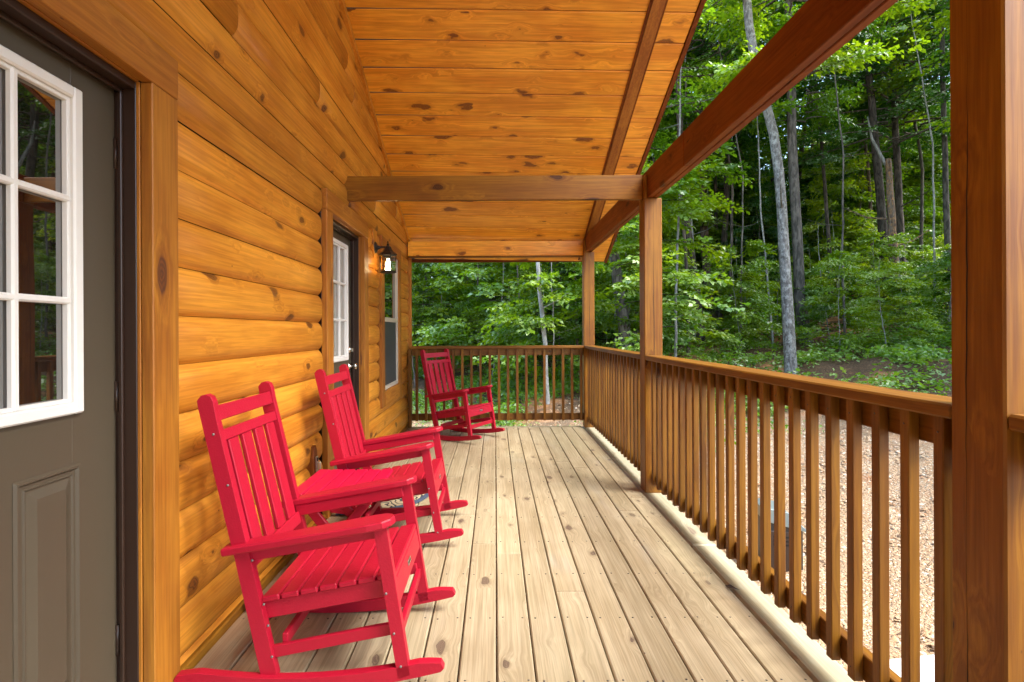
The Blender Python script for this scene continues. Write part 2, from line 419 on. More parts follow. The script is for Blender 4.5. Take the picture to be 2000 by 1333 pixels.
def log_seg(m, y0, y1, z0, h=.1815, top=None, e0=True, e1=True):
    prof = []
    N = 14
    for i in range(N+1):
        u = -1+2*i/N
        d = .027*abs(u)**3.8 + (.004*(1 if u > 0 else 0)*u*u)
        prof.append((XW-d, z0+h*.5+u*h*.497))
    off = [random.uniform(0, 90) for _ in range(3)]; bvv = random.random()
    jx = random.uniform(-.003, .003)
    ys = lambda z, side: (y0 if side == 0 else y1)
    vs = []
    def yend(z, y):
        if not top: return y
        dy = (CZ0+.05-z)/CS+6.89
        if side_sign > 0: return min(y, dy)
        return max(y, 2*YP-dy)
    NS = max(2, int((y1-y0)/.5)+2)
    # rounded ends: three extra rings at each end
    stations = [(0., .020), (.006, .008), (.020, 0.)]
    ring = []
    st2 = [(0., .003), (.002, .0)]
    for (o, inset) in (stations if e0 else st2): ring.append((y0+o, inset, 0))
    for k in range(1, NS): ring.append((y0+(y1-y0)*k/NS, 0., 0))
    for (o, inset) in (stations if e1 else st2)[::-1]: ring.append((y1-o, inset, 1))
    for (yy, inset, sd) in ring:
        for (x, z) in prof:
            zc = z
            lim_hi = 6.89+(CZ0+.04-zc)/CS; lim_lo = 2*YP-lim_hi
            y = max(min(yy, lim_hi), lim_lo)
            vs.append((x-inset+jx, y, zc))
    n = N+1; fs = []
    for k in range(len(ring)-1):
        for i in range(N): fs.append((k*n+i, k*n+i+1, (k+1)*n+i+1, (k+1)*n+i)[::-1])
    # flat end caps back to the wall core
    m.add(vs, fs, 1, 0, True, None, off, bvv)
    for (yy, sd) in ((y0, 0), (y1, 1)):
        cap = []
        ci = .020 if (e1 if sd else e0) else .003
        for (x, z) in prof:
            lim_hi = 6.89+(CZ0+.04-z)/CS; y = max(min(yy, lim_hi), 2*YP-lim_hi)
            cap.append((x-ci+jx, y, z))
        for (x, z) in prof[::-1]:
            lim_hi = 6.89+(CZ0+.04-z)/CS; y = max(min(yy, lim_hi), 2*YP-lim_hi)
            cap.append((-1.215, y, z))
        f = tuple(range(len(cap))); m.add(cap, [f if sd else f[::-1]], 1, 0, False, None, off, bvv)
def siding(m):
    z = .0515-.1815; k = 0
    while z < 4.7:
        zm = z+.09
        lim = 6.89+(CZ0+.04-z)/CS; lo = 2*YP-lim
        if z < 2.2:
            segs = [(YN, .56), (1.831, 3.43)]
            if z < .55: segs += [(4.60, YF)]
            else: segs += [(4.60, 5.118), (6.18, YF)]
        else:
            segs = [(max(YN, lo), min(YF, lim))]
        for (a, b) in segs:
            if b-a < .05: continue
            cuts = []
            if b-a > 1.6 or (z < .3 and b-a > 1):
                c = a+random.uniform(.8, 2.6)
                while c < b-.5: cuts.append(c); c += random.uniform(2.6, 4.2)
            pts = [a]+cuts+[b]
            for p, q in zip(pts, pts[1:]): log_seg(m, p+(.0008 if p != a else 0), q-(.0008 if q != b else 0), z, e0=(p == a), e1=(q == b))
        z += .1815; k += 1
one("siding_wall", M_log, cabin, siding)
def core(m):
    for (a, b, z0, z1) in ((YN, .57, -.6, 2.23), (1.82, 3.45, -.6, 2.23), (4.59, 5.13, -.6, 2.23), (6.17, YF-.005, -.6, 2.23), (5.13, 6.17, -.6, .5),
                           (.57, 1.82, -.6, -.02), (3.45, 4.59, -.6, -.02)):
        m.box(-1.36, -1.205, a, b, z0, z1, 1, .001)
    # gable core
    zz = lambda y: ceil_z(-1.3, y)
    poly = [(YN, 2.232), (YF-.005, 2.232), (YF-.005, zz(YF)+.03), (YP, zz(YP)+.03), (YN, zz(YN)+.03)]
    m.prism(poly, -1.36, -1.206, 'yz', 1)
one("wall_core", M_dark, cabin, core)
def outer(m):
    m.box(-6, -5.9, YN, YF-.01, -.6, 2.3, 1); m.box(-5.9, -1.361, YF-.11, YF-.01, -.6, 2.3, 0); m.box(-5.9, -1.361, YN, YN+.1, -.6, 2.3, 0)
one("outer_wall", M_log, cabin, outer)
# skirt board under the logs and corner board
for ya, yb in ((YN, .56), (1.835, 3.44), (4.60, YF)): one("skirt_board", M_post, cabin, lambda m: m.box(-1.20, -1.142, ya, yb, -.03, .034, 1, .006))
one("corner_board", M_trim, cabin, lambda m: m.box(-1.235, -1.118, YF+.001, YF+.045, .0, 2.40, 2, .003))

def trims(m, y0, y1, w=.137, zt=2.09, zh=2.2285, z0=.0, sill=None):
    m.box(XT-.04, XT, y0-w, y0, z0, zt-.001, 2, .003)
    m.box(XT-.04, XT, y1, y1+w, z0, zt-.001, 2, .003)
    m.box(XT-.04, XT+.002, y0-w, y1+w, zt, zh, 1, .003)
    # reveal boards lining the opening, back to the frame
    m.box(XT-.07, XT-.042, y0-.02, y0+.002, z0, zt, 2, .002); m.box(XT-.07, XT-.042, y1-.002, y1+.02, z0, zt, 2, .002)
    m.box(XT-.07, XT-.042, y0+.003, y1-.003, zt-.002, zt+.02, 1, .002)
def door_unit(idx, y0, y1, knob, curtain, label, ybase):
    d = empty("door", (0, 0, 0)); d.parent = cabin; d["label"] = label
    one("door_casing", M_trim, cabin, lambda m: trims(m, y0, y1))
    def frame(m):
        m.box(-1.30, -1.182, y0-.02, y0+.006, .0, 2.088, 2, .002); m.box(-1.30, -1.182, y1-.006, y1+.02, .0, 2.088, 2, .002)
        m.box(-1.30, -1.182, y0+.007, y1-.007, 2.062, 2.087, 1, .002)
        m.box(-1.235, -1.222, y0+.007, y0+.018, .03, 2.061, 2, .002); m.box(-1.235, -1.222, y1-.018, y1-.007, .03, 2.061, 2, .002)
        m.box(-1.235, -1.222, y0+.019, y1-.019, 2.048, 2.061, 1, .002)
    one("door_frame", M_frame, d, frame)
    one("threshold", M_steel, d, lambda m: m.box(-1.30, -1.14, y0+.008, y1-.008, .0, .022, 1, .006))
    a, b = y0+.0075, y1-.0075; c = (a+b)/2; gw = .272
    def slab(m):
        X0, X1 = -1.29, -1.2505
        g0, g1, h0, h1 = c-gw, c+gw, 1.03, 1.97
        m.box(X0, X1, a, g0, .024, 2.0605, 2, .001); m.box(X0, X1, g1, b, .024, 2.0605, 2, .001)
        m.box(X0, X1, g0, g1, h1, 2.0605, 2, .0005); m.box(X0, X1, g0, g1, .024, h0, 2, .0005)
        for s in (-1, 1):                                   # two raised panels with stepped moulding
            p0, p1 = sorted((c+s*.084, c+s*.30)); q0, q1 = .20, .872
            steps = [(0, 0), (.006, .006), (.012, .006), (.018, -.002), (.026, -.002), (.030, .003), (.034, -.003), (.062, .008)]
            prev = None
            for (ins, dz) in steps:
                ring = [(X1+.0015+dz, p0+ins, q0+ins), (X1+.0015+dz, p1-ins, q0+ins), (X1+.0015+dz, p1-ins, q1-ins), (X1+.0015+dz, p0+ins, q1-ins)]
                if prev: m.add(prev+ring, [(0, 1, 5, 4), (1, 2, 6, 5), (2, 3, 7, 6), (3, 0, 4, 7)], 2)
                prev = ring
            m.add(prev, [(0, 1, 2, 3)], 2)
    one("door_slab", M_door, d, slab)
    w = empty("door_light"); w.parent = d
    w = one("glazing_frame", M_white, d, lambda m: glazing(m, c, gw))
    one("glass", M_curt if curtain else M_glass, w, lambda m: m.box(-1.268, -1.262, c-gw-.002, c+gw+.002, 1.028, 1.972, 2, .0005))
    ky = b-.06 if knob > 0 else a+.06
    def knobm(m):
        m.lathe([(0, 0), (.033, 0), (.033, .006), (.012, .012), (.011, .035), (.024, .042), (.029, .055), (.026, .066), (.0, .070)], (-1.2495, ky, .965), 'x')
    one("door_knob", M_nickel, d, knobm)
    one("deadbolt", M_nickel, d, lambda m: (m.lathe([(0, 0), (.032, 0), (.032, .008), (.024, .016), (0, .017)], (-1.2495, ky, 1.105), 'x'), m.box(-1.234, -1.212, ky-.005, ky+.005, 1.09, 1.12, 2, .002)))
    for z in (.25, 1.05, 1.85): one("hinge", M_frame, d, lambda m: m.lathe([(0, -.05), (.006, -.05), (.006, .05), (0, .05)], (-1.246, (a+.002 if knob > 0 else b-.002), z), 'z', 10))
    return d
def glazing(m, c, gw):
    x0, x1 = -1.262, -1.232; g0, g1, h0, h1 = c-gw-.026, c+gw+.026, 1.022, 1.985; f = .034
    m.box(x0, x1, g0, g0+f, h0, h1, 2, .005); m.box(x0, x1, g1-f, g1, h0, h1, 2, .005)
    m.box(x0, x1-.0005, g0+f-.004, g1-f+.004, h0, h0+f, 1, .005); m.box(x0, x1-.0005, g0+f-.004, g1-f+.004, h1-f, h1, 1, .005)
    i0, i1, j0, j1 = g0+f, g1-f, h0+f, h1-f
    # inner step
    for (p0, p1) in ((i0, i0+.012), (i1-.012, i1)): m.box(x0, x1-.012, p0, p1, j0, j1, 2, .002)
    for (p0, p1) in ((j0, j0+.012), (j1-.012, j1)): m.box(x0, x1-.0125, i0, i1, p0, p1, 1, .002)
    for k in (1, 2):
        y = i0+(i1-i0)*k/3; m.box(x0, x1-.008, y-.010, y+.010, j0, j1, 2, .005)
        z = j0+(j1-j0)*k/3; m.box(x0, x1-.0085, i0, i1, z-.010, z+.010, 1, .005)
door_unit(0, .785, 1.694, -1, False, "open-shaded olive door with nine clear panes at the near end of the wall", 0)
door_unit(1, 3.585, 4.443, 1, True, "farther olive door with pale curtained panes and nickel knob", 0)

win = empty("window"); win.parent = cabin
def wcas(m):
    y0, y1 = 5.256, 6.04
    m.box(XT-.04, XT, y0-.137, y0, .49, 2.10, 2); m.box(XT-.04, XT, y1, y1+.137, .49, 2.10, 2)
    m.box(XT-.04, XT+.002, y0-.137, y1+.137, 2.101, 2.2285, 1); m.box(XT-.04, XT+.001, y0+.001, y1-.001, .49, .645, 1)
    m.box(-1.20, XT-.041, y0-.02, y0+.002, .645, 2.10, 2); m.box(-1.20, XT-.041, y1-.002, y1+.02, .645, 2.10, 2)
    m.box(-1.20, XT-.041, y0+.003, y1-.003, .62, .648, 1); m.box(-1.20, XT-.041, y0+.003, y1-.003, 2.098, 2.11, 1)
one("window_casing", M_trim, win, wcas)
def wfr(m):
    y0, y1 = 5.256, 6.04
    for (a, b, c, e, ax) in ((y0+.001, y0+.035, .65, 2.10, 2), (y1-.035, y1-.001, .65, 2.10, 2), (y0+.035, y1-.035, .65, .69, 1), (y0+.035, y1-.035, 2.06, 2.10, 1), (y0+.035, y1-.035, 1.365, 1.41, 1)):
        m.box(-1.185, -1.145+.0, a, b, c, e, ax, .003)
one("window_frame", plain("vinyl_tan", (.52, .47, .38), rough=.4, noise=.03), win, wfr)
one("upper_pane", M_glass, win, lambda m: m.box(-1.178, -1.172, 5.28, 6.02, 1.40, 2.08, 2, .0005))
one("insect_screen", M_screen, win, lambda m: m.box(-1.168, -1.164, 5.285, 6.01, .68, 1.37, 2, .0005))

# ceiling boards, roof slab, fascia, rafter strip
def ceil_boards(m):
    ang = math.atan(CS); ca = math.cos(ang)
    tilt = Matrix.Rotation(math.atan(CT), 4, 'Y')
    for side in (0, 1):
        y = 7.26; k = 0
        while y > YP+.01:
            y2 = max(y-.2385, YP+.002)
            wdt = (y-y2)/ca-.006
            zc = CZ0+CS*(6.89-y)+random.uniform(0,.0015)
            yy = y if side == 0 else 2*YP-y
            M = Matrix.Translation((-1.15, yy, zc)) @ tilt @ Matrix.Rotation(-ang if side == 0 else ang, 4, 'X')
            x0, x1 = 0.012, 2.70
            segs = [(x0, x1)]
            for (a, b) in segs:
                if side == 0: m.box(a, b, -wdt, 0, 0, .02, 0, .007, M=M)
                else: m.box(a, b, 0, wdt, 0, .02, 0, .007, M=M)
            y = y2
one("ceiling_boards", M_ceil, cabin, ceil_boards)
def roof(m):
    for side in (0, 1):
        f = (lambda y: y) if side == 0 else (lambda y: 2*YP-y)
        vs = []
        for x in (-6.3, 1.552):
            for y in (7.27, YP):
                z = CZ0+CS*(6.89-y)+.03+(-CT*(x+1.15) if x > 0 else 0)+(0.02 if x < 0 else .0)
                vs += [(x, f(y), z), (x, f(y), z+.16)]
        m.add(vs, [(0, 2, 6, 4), (1, 5, 7, 3), (0, 4, 5, 1), (2, 3, 7, 6), (4, 6, 7, 5), (0, 1, 3, 2)], 0)
one("roof", M_roof, cabin, roof, True)
def sloped(m, x0, x1, dz0, dz1, ya=7.27, yb=YP, mat=0):
    for side in (0, 1):
        f = (lambda y: y) if side == 0 else (lambda y: 2*YP-y)
        vs = []
        for x in (x0, x1):
            for y in (ya, yb+.001):
                z = CZ0+CS*(6.89-y)-CT*(x+1.15)
                vs += [(x, f(y), z+dz0), (x, f(y), z+dz1)]
        m.add(vs, [(0, 2, 6, 4), (1, 5, 7, 3), (0, 4, 5, 1), (2, 3, 7, 6), (4, 6, 7, 5), (0, 1, 3, 2)], 1, mat)
one("rake_fascia", M_beam, cabin, lambda m: sloped(m, 1.554, 1.59, -.012, .2), True)
one("eave_fascia", M_beam, cabin, lambda m: m.box(-6.3, 1.59, 7.272, 7.31, 2.24, 2.46, 0, .003))
one("rake_strip", M_trim, cabin, lambda m: (sloped(m, 1.19, 1.285, -.03, -.002, 7.2), ), True)
one("rake_backing", M_beam, cabin, lambda m: (sloped(m, 1.172, 1.187, -.018, -.002, 7.2), sloped(m, 1.288, 1.303, -.018, -.002, 7.2)), True)
one("wall_top_trim", M_log, cabin, lambda m: sloped(m, -1.165, -1.125, -.062, -.002, 6.87), True)
def mount(m):
    pts = [(4.80, 2.03), (4.785, 2.07), (4.79, 2.12), (4.78, 2.18), (4.795, 2.225), (4.93, 2.225), (4.935, 2.14), (4.925, 2.08), (4.935, 2.0), (4.92, 1.97), (4.83, 1.96)]
    m.prism(pts, -1.2, -1.135, 'yz', 2, bev=.004)
one("lamp_mounting_block", M_log, cabin, mount)

# ------------------------------------------------------------------ wall lantern
lan = empty("wall_lantern", (-1.135, 4.87, 2.06), 0, "black outdoor lantern with a lit bulb mounted beside the farther door", "lantern")
LX, LY = .115, .02
one("back_plate", M_black, lan, lambda m: (m.lathe([(0, .022), (.02, .021), (.045, .012), (.055, .004), (.056, 0)], (0, 0, -.0), 'x', 28), m.lathe([(0, .05), (.014, .045), (.022, .02), (.024, 0)], (0, 0, 0), 'x')))
one("arm", M_black, lan, lambda m: m.tube([(.03, 0, 0), (.06, .004, .004), (.09, .012, .006), (LX, LY, .0)], [.014, .009, .008, .008], 10))
def lroof(m):
    z = .045
    for i, (r, h) in enumerate([(.006, .06), (.010, .05), (.006, .04), (.012, .03)]): pass
    m.lathe([(0, .065), (.007, .058), (.004, .045), (.012, .035), (.012, .02), (.03, .008), (.036, -.012), (.055, -.038), (.086, -.062), (.088, -.070), (.080, -.070), (0, -.06)], (LX, LY, 0), 'z', 6, smooth=False)
one("lantern_roof", M_black, lan, lroof)
def cage(m):
    for k in range(6):
        a = 2*math.pi*k/6
        m.tube([(LX+.078*math.cos(a), LY+.078*math.sin(a), -.070), (LX+.072*math.cos(a), LY+.072*math.sin(a), -.225)], .0035, 6)
        a2 = 2*math.pi*(k+1)/6
        for z, r in ((-.073, .078), (-.225, .073), (-.10, .077)): m.tube([(LX+r*math.cos(a), LY+r*math.sin(a), z), (LX+r*math.cos(a2), LY+r*math.sin(a2), z)], .0035, 6)
    m.lathe([(0, -.228), (.078, -.228), (.082, -.234), (.078, -.240), (0, -.240)], (LX, LY, 0), 'z', 6, smooth=False)
one("cage", M_black, lan, cage)
one("lantern_glass", M_lglass, lan, lambda m: m.lathe([(.0745, -.074), (.0700, -.226)], (LX, LY, 0), 'z', 6, smooth=False))
one("bulb", M_bulb, lan, lambda m: m.lathe([(0, -.185), (.018, -.180), (.027, -.163), (.024, -.143), (.013, -.120), (.012, -.105), (0, -.104)], (LX, LY, 0), 'z', 20))
pl = bpy.data.lights.new("lantern_light", 'POINT'); pl.energy = .3; pl.color = (1, .72, .36); pl.shadow_soft_size = .03
plo = bpy.data.objects.new("lantern_light", pl); COL.objects.link(plo); plo.parent = lan; plo.location = (LX, LY, -.205)

# outlet in a notch of the logs
outl = empty("outdoor_outlet", (-1.15, 3.22, .44), 0, "small outlet with grey flip cover in the log wall above the side table", "outlet")
one("mounting_box", M_beam, outl, lambda m: m.prism([(-.035, -.11), (.035, -.11), (.04, -.04), (.035, .07), (.012, .105), (-.02, .10), (-.04, .03)], -.03, .016, 'yz', 2, bev=.004))
one("cover", M_steel, outl, lambda m: (m.box(.017, .024, -.005, .033, -.06, .035, 2, .003), m.box(.024, .045, .002, .028, -.05, .0, 2, .005)))
one("socket", M_black, outl, lambda m: m.box(.024, .029, .004, .024, .005, .028, 2, .002))

# ------------------------------------------------------------------ deck
PW = .1425
deck = empty("deck"); tag(deck, "pale pine porch floor of long boards", None, None, "structure")
def boards(m):
    for k in range(-8, 8):
        x0 = k*PW; x1 = x0+PW
        if k == -8: x0 = -1.145
        ys = [-3.3]; c = -3.3+random.uniform(.6, 3.6)
        if k == 0: ys = [-3.3, 2.893]; c = 6.5
        elif k == 1: ys = [-3.3, .9]; c = 5.25
        while c < 6.3: ys.append(c); c += random.uniform(3.0, 4.3)
        ys.append(6.70)
        for a, b in zip(ys, ys[1:]): m.box(x0+.0028, x1-.0028, a+.001, b-.001, -.036, 0+random.uniform(-.0006, .0006), 1, .005)
one("deck_boards", M_deck, deck, boards)
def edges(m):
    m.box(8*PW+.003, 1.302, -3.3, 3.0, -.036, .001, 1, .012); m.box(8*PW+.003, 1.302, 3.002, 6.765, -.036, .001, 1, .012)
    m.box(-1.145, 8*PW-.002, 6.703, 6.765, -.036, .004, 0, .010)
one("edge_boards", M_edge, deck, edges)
def joists(m):
    m.box(1.255, 1.295, -3.3, 6.75, -.25, -.038, 1); m.box(-1.14, 1.254, 6.71, 6.75, -.25, -.038, 0)
    y = -3.2
    while y < 6.7: m.box(-1.14, 1.254, y, y+.038, -.22, -.0375, 0); y += .406
one("joists", M_trim, deck, joists)
for o in deck.children: o["kind"] = "structure"
def screws(m):
    y = -1.
    while y < 6.7:
        for k in range(-8, 8):
            for dx in (.028, PW-.028):
                x = k*PW+dx; yy = y+random.uniform(-.006, .006)
                m.lathe([(0, .0012), (.0042, .0010), (.0045, -.002)], (x, yy, 0), 'z', 7)
        y += .406
one("deck_screws", M_frame, deck, screws)["kind"] = "structure"

# ------------------------------------------------------------------ posts, beams
def post(name, x, y, z1, label, notch=False, top=None):
    e = empty(name, (x, y, 0), 0, label, "post", "square stained posts that carry the porch roof")
    def f(m):
        if not notch: m.box(0, .138, -.0, .14, 0, z1, 2, .005)
        else:
            m.box(0, .138, 0, .14, 0, 2.284, 2, .005)
            m.prism([(0, 2.285), (.024, 2.285), (.024, 2.462), (.014, 2.468), (.004, 2.45), (0, 2.43)], 0, .14, 'xz', 2, bev=.003)
    m = MB(); f(m); o = m.build("post_shaft", M_post, e)
    def cracks(mm):
        x0, y0 = .070, -.0008
        z = .05; pts = []
        while z < 2.2: pts.append((.072+math.sin(z*2.3)*.004+random.uniform(-.0012, .0012), z)); z += .04
        vs = []; fs = []
        for i, (px, pz) in enumerate(pts):
            w = .0011+.0009*math.sin(pz*5+1); vs += [(px-w, -.0006, pz), (px+w, -.0006, pz)]
            if i: fs.append((2*i-2, 2*i-1, 2*i+1, 2*i))
        mm.add(vs, fs, 2)
        vs2 = [(-.0006, .092+(v[0]-.072), v[2]) for v in vs]; mm.add(vs2, [f[::-1] for f in fs], 2)
    mm = MB(); cracks(mm); mm.build("drying_crack", M_dark, e)
    return e
XP = 1.157
post("porch_post", XP, 1.163, 2.284, "nearest thick stained post, cut off by the edge of the view")
post("porch_post", XP, 3.96, 2.284, "middle stained post where the tie beam meets the long beam", True)
post("porch_post", XP, 6.655, 2.284, "farthest stained post at the end corner of the railing", True)
post("porch_post", XP, -1.5, 2.284, "stained post behind the viewer")
hb = empty("rake_beam", (0, 0, 0), 0, "long doubled dark red beam running over the posts along the open side", "beam")
one("inner_ply", M_beam, hb, lambda m: (m.box(XP+.027, XP+.068, -3.3, 3.2, 2.2865, 2.505, 1, .004), m.box(XP+.027, XP+.068, 3.201, 6.66, 2.2865, 2.505, 1, .004)))
one("outer_ply", M_beam, hb, lambda m: m.box(XP+.073, XP+.112, -3.3, 6.80, 2.2865, 2.505, 1, .004))
tb = empty("tie_beam", (0, 0, 0), 0, "brown tie beam spanning from the log wall to the middle post", "beam")
one("beam_board", M_post, tb, lambda m: m.box(-1.205, XP-.001, 4.0, 4.04, 2.285, 2.475, 0, .003))
eb = empty("header_beam", (0, 0, 0), 0, "orange header beam across the far end of the porch", "beam")
one("header_board", M_ceil, eb, lambda m: m.box(-1.14, XP+.02, 6.72, 6.76, 2.25, 2.44, 0, .003))
one("header_under_strip", M_rail, eb, lambda m: m.box(-1.14, XP-.001, 6.735, 6.80, 2.232, 2.248, 0, .003))

# ------------------------------------------------------------------ railings
def railing(label, p0, p1, along, gap, xin, n_first=.055, name="porch_railing"):
    """along 'y': run between y=p0 and p1 at xin; along 'x': between x=p0 and p1 with inner face y=xin"""
    e = empty(name, (0, 0, 0), 0, label, "railing", "stained wooden railings round the porch")
    def B(m, a, b, c, d, z0, z1, ax, bv=.003):
        if along == 'y': m.box(xin+c, xin+d, a, b, z0, z1, 1 if ax == 0 else 2, bv)
        else: m.box(a, b, xin+c, xin+d, z0, z1, 0 if ax == 0 else 2, bv)
    one("cap_rail", M_rail, e, lambda m: B(m, p0, p1, -.028, .112, 1.029, 1.067, 0, .006))
    one("top_rail", M_rail, e, lambda m: B(m, p0, p1, .0335, .0715, .940, 1.028, 0))
    one("bottom_rail", M_rail, e, lambda m: B(m, p0, p1, .0335, .0715, .090, .178, 0))
    y = p0+n_first
    while y < p1-.045:
        a = random.uniform(-.002, .002)
        def bal(m):
            B(m, y+a, y+a+.033, 0, .033, .088+random.uniform(-.002, .002), 1.028, 2, .0025)
            for zz in (.985, .135):
                c0 = y+a+.0165; zz += random.uniform(-.012, .012)
                if along == 'y': m.lathe([(0, -.0008), (.0032, -.0006), (.0032, .001)], (xin, c0, zz), 'x', 7, 1)
                else: m.lathe([(0, -.0008), (.0032, -.0006), (.0032, .001)], (c0, xin, zz), 'y', 7, 1)
        one("baluster", [M_rail, M_frame], e, bal)
        y += gap
    return e
XB = 1.187
railing("long side railing between the nearest post and the middle post", 1.304, 3.959, 'y', .114, XB)
railing("side railing between the middle post and the far corner post", 4.101, 6.654, 'y', .114, XB)
railing("end railing across the far end behind the single rocking chair", -1.10, 1.156, 'x', .1195, 6.685)
railing("short piece of side railing beyond the nearest post toward the viewer", -1.30, 1.162, 'y', .114, XB, .03)
nl = empty("nailing_board", (0, 0, 0), 0, "upright stained board where the end railing meets the log wall", "post")
one("board", M_rail, nl, lambda m: m.box(-1.141, -1.102, 6.685, 6.76, .0, 1.026, 2, .003))

# ------------------------------------------------------------------ rocking chairs
def lerp(a, b, t): return a+(b-a)*t
def make_chair():
    e = empty("rocking_chair")
    for s in (-1, 1):
        side = (lambda a, b: (a*s, b*s))
        # back post: one leaning board from rocker to rounded top
        bp = [(-.212, .045), (-.155, .045), (-.247, .46), (-.262, .52), (-.366, .96), (-.376, 1.015), (-.385, 1.033), (-.402, 1.041), (-.420, 1.036), (-.434, 1.018), (-.428, .985), (-.318, .52), (-.303, .46)]
        m = MB(); m.prism(bp, *side(.218, .25), 'xz', 2); m.build("back_post", M_red, e)
        fl = [(.190, .575), (.236, .583), (.318, .058), (.274, .046)]
        m = MB(); m.prism(fl, *side(.236, .268), 'xz', 2); m.build("front_leg", M_red, e)
        # rocker
        top = []; bot = []
        for i in range(25):
            u = lerp(-.50, .425, i/24); zb = (u+.13)**2/(2*2.25)+.001
            tck = .050
            if u > .36: tck = .050-(u-.36)/.065*.018
            if u < -.43: tck = .050-(-.43-u)/.07*.02
            bot.append((u, zb)); top.append((u, zb+tck))
        rk = bot+[(.436, bot[-1][1]+.012)]+top[::-1]+[(-.51, bot[0][1]+.014)]
        m = MB(); m.prism(rk, *side(.234, .272) if False else side(.236, .268), 'xz', 0, off=(3, 3, 3)); 
        o = m.build("rocker", M_red, e)
        # arm: plan outline then tilt
        tl = math.atan2(.106, .591)
        A = [(0, .215), (.02, .212), (.30, .205), (.52, .200), (.575, .206), (.602, .225), (.612, .25), (.602, .278), (.575, .297), (.52, .302), (.30, .292), (.0, .275)]
        A = [(u, v*s) for u, v in A]
        Ma = Matrix.Translation((-.335, 0, .478)) @ Matrix.Rotation(-tl, 4, 'Y')
        m = MB(); m.prism(A, .0, .026, 'xy', 0, M=Ma, bev=.005); m.build("armrest", M_red, e)
        m = MB(); m.box(.065, .545, *side(.214, .2345), -.048, -.001, 0, .003, M=Ma); m.build("arm_support", M_red, e)
        # seat side rail and lower side stretcher
        Mr = Matrix.Translation((-.225, 0, .292)) @ Matrix.Rotation(-math.atan(.184), 4, 'Y')
        m = MB(); m.box(.0, .475, *side(.192, .2175), -.064, .0, 0, .003, M=Mr); m.build("seat_rail", M_red, e)
        Ms = Matrix.Translation((-.19, 0, .140)) @ Matrix.Rotation(-math.atan(.19), 4, 'Y')
        m = MB(); m.box(.0, .462, *side(.2175, .2355), -.042, .0, 0, .003, M=Ms); m.build("side_stretcher", M_red, e)
        for (u, z, v) in ((-.20, .30, .25), (-.185, .225, .25), (-.325, .72, .25), (-.375, .90, .25), (-.24, .455, .25), (-.172, .115, .25), (.235, .345, .268), (.262, .205, .268), (.246, .10, .268) if False else (.285, .09, .268)):
            m = MB(); m.lathe([(0, .0025), (.0035, .0022), (.0046, .0012), (.0046, -.001)], (u, 0, z), 'y', 10)
            for i in range(len(m.v)):
                x, y, zz = m.v[i]; m.v[i] = (x, s*(v+y), zz)
            m.build("bolt", M_bolt, e, True)
    # seat boards
    Mr = Matrix.Translation((-.225, 0, .292)) @ Matrix.Rotation(-math.atan(.184), 4, 'Y')
    for k in range(7):
        a = .012+k*.0695; b = a+.0625
        if k == 6: b = a+.068
        hw = .2345 if k < 6 else .2345
        m = MB(); m.box(a, b, -hw, hw, .001, .022, 1, .0045, M=Mr); m.build("seat_slat", M_red, e)
    m = MB(); m.box(.4755, .4965, -.2345, .2345, -.088, -.0005, 1, .003, M=Mr); m.build("seat_apron", M_red, e)
    npb = one("nameplate", M_steel, e, lambda m: m.box(.4965, .4985, -.028, .028, -.052, -.032, 1, .001, M=Mr))
    one("plate_text", M_black, npb, lambda m: [m.box(.4986, .499, -.022+i*.0075, -.0175+i*.0075, -.046, -.038, 1, .0002, M=Mr) for i in range(6)])
    m = MB(); m.box(.002, .010, -.19, .19, -.06, -.001, 1, .003, M=Mr); m.build("rear_seat_rail", M_red, e)
    # front and rear stretchers
    m = MB(); m.box(.262, .282, -.2355, .2355, .158, .20, 1, .003); m.build("front_stretcher", M_red, e)
    m = MB(); m.box(-.150, -.130, -.2165, .2165, .135, .178, 1, .003); m.build("rear_stretcher", M_red, e)
    # back frame: rails along the post plane
    th = math.atan2(.104+.0, .44)         # lean
    Mb = Matrix.Translation((-.262, 0, .52)) @ Matrix.Rotation(-th, 4, 'Y')
    # local z up along the back, x forward (front face at 0)
    for nm, z0, z1, x0, x1 in (("top_rail", .437, .492, -.026, -.004), ("upper_back_rail", .362, .402, -.026, -.004), ("lower_back_rail", -.105, -.055, -.026, -.004)):
        m = MB(); m.box(x0, x1, -.2175, .2175, z0, z1, 1, .003, M=Mb); m.build(nm, M_red, e)
    for k in range(4):
        c = (k-1.5)*.1030
        m = MB(); m.box(-.024, -.007, c-.0345, c+.0345, -.0545, .3615, 2, .003, M=Mb); m.build("back_slat", M_red, e)
    return e
LC = ["nearest red rocking chair, its back to the log wall beside the olive door",
      "second red rocking chair just past the side table, next to the farther door",
      "farthest red rocking chair turned toward the open side by the end railing"]
ch = make_chair(); GC = "red slatted rocking chairs on the porch"
for i, (x, y, rz) in enumerate(((-.62, 2.055, 0), (-.625, 3.245, 0), (-.398, 6.096, R(-31.6)))):
    c = ch if i == 0 else copy_tree(ch)
    c.location = (x, y, 0.0); c.rotation_euler = (0, 0, rz); tag(c, LC[i], "rocking chair", GC)

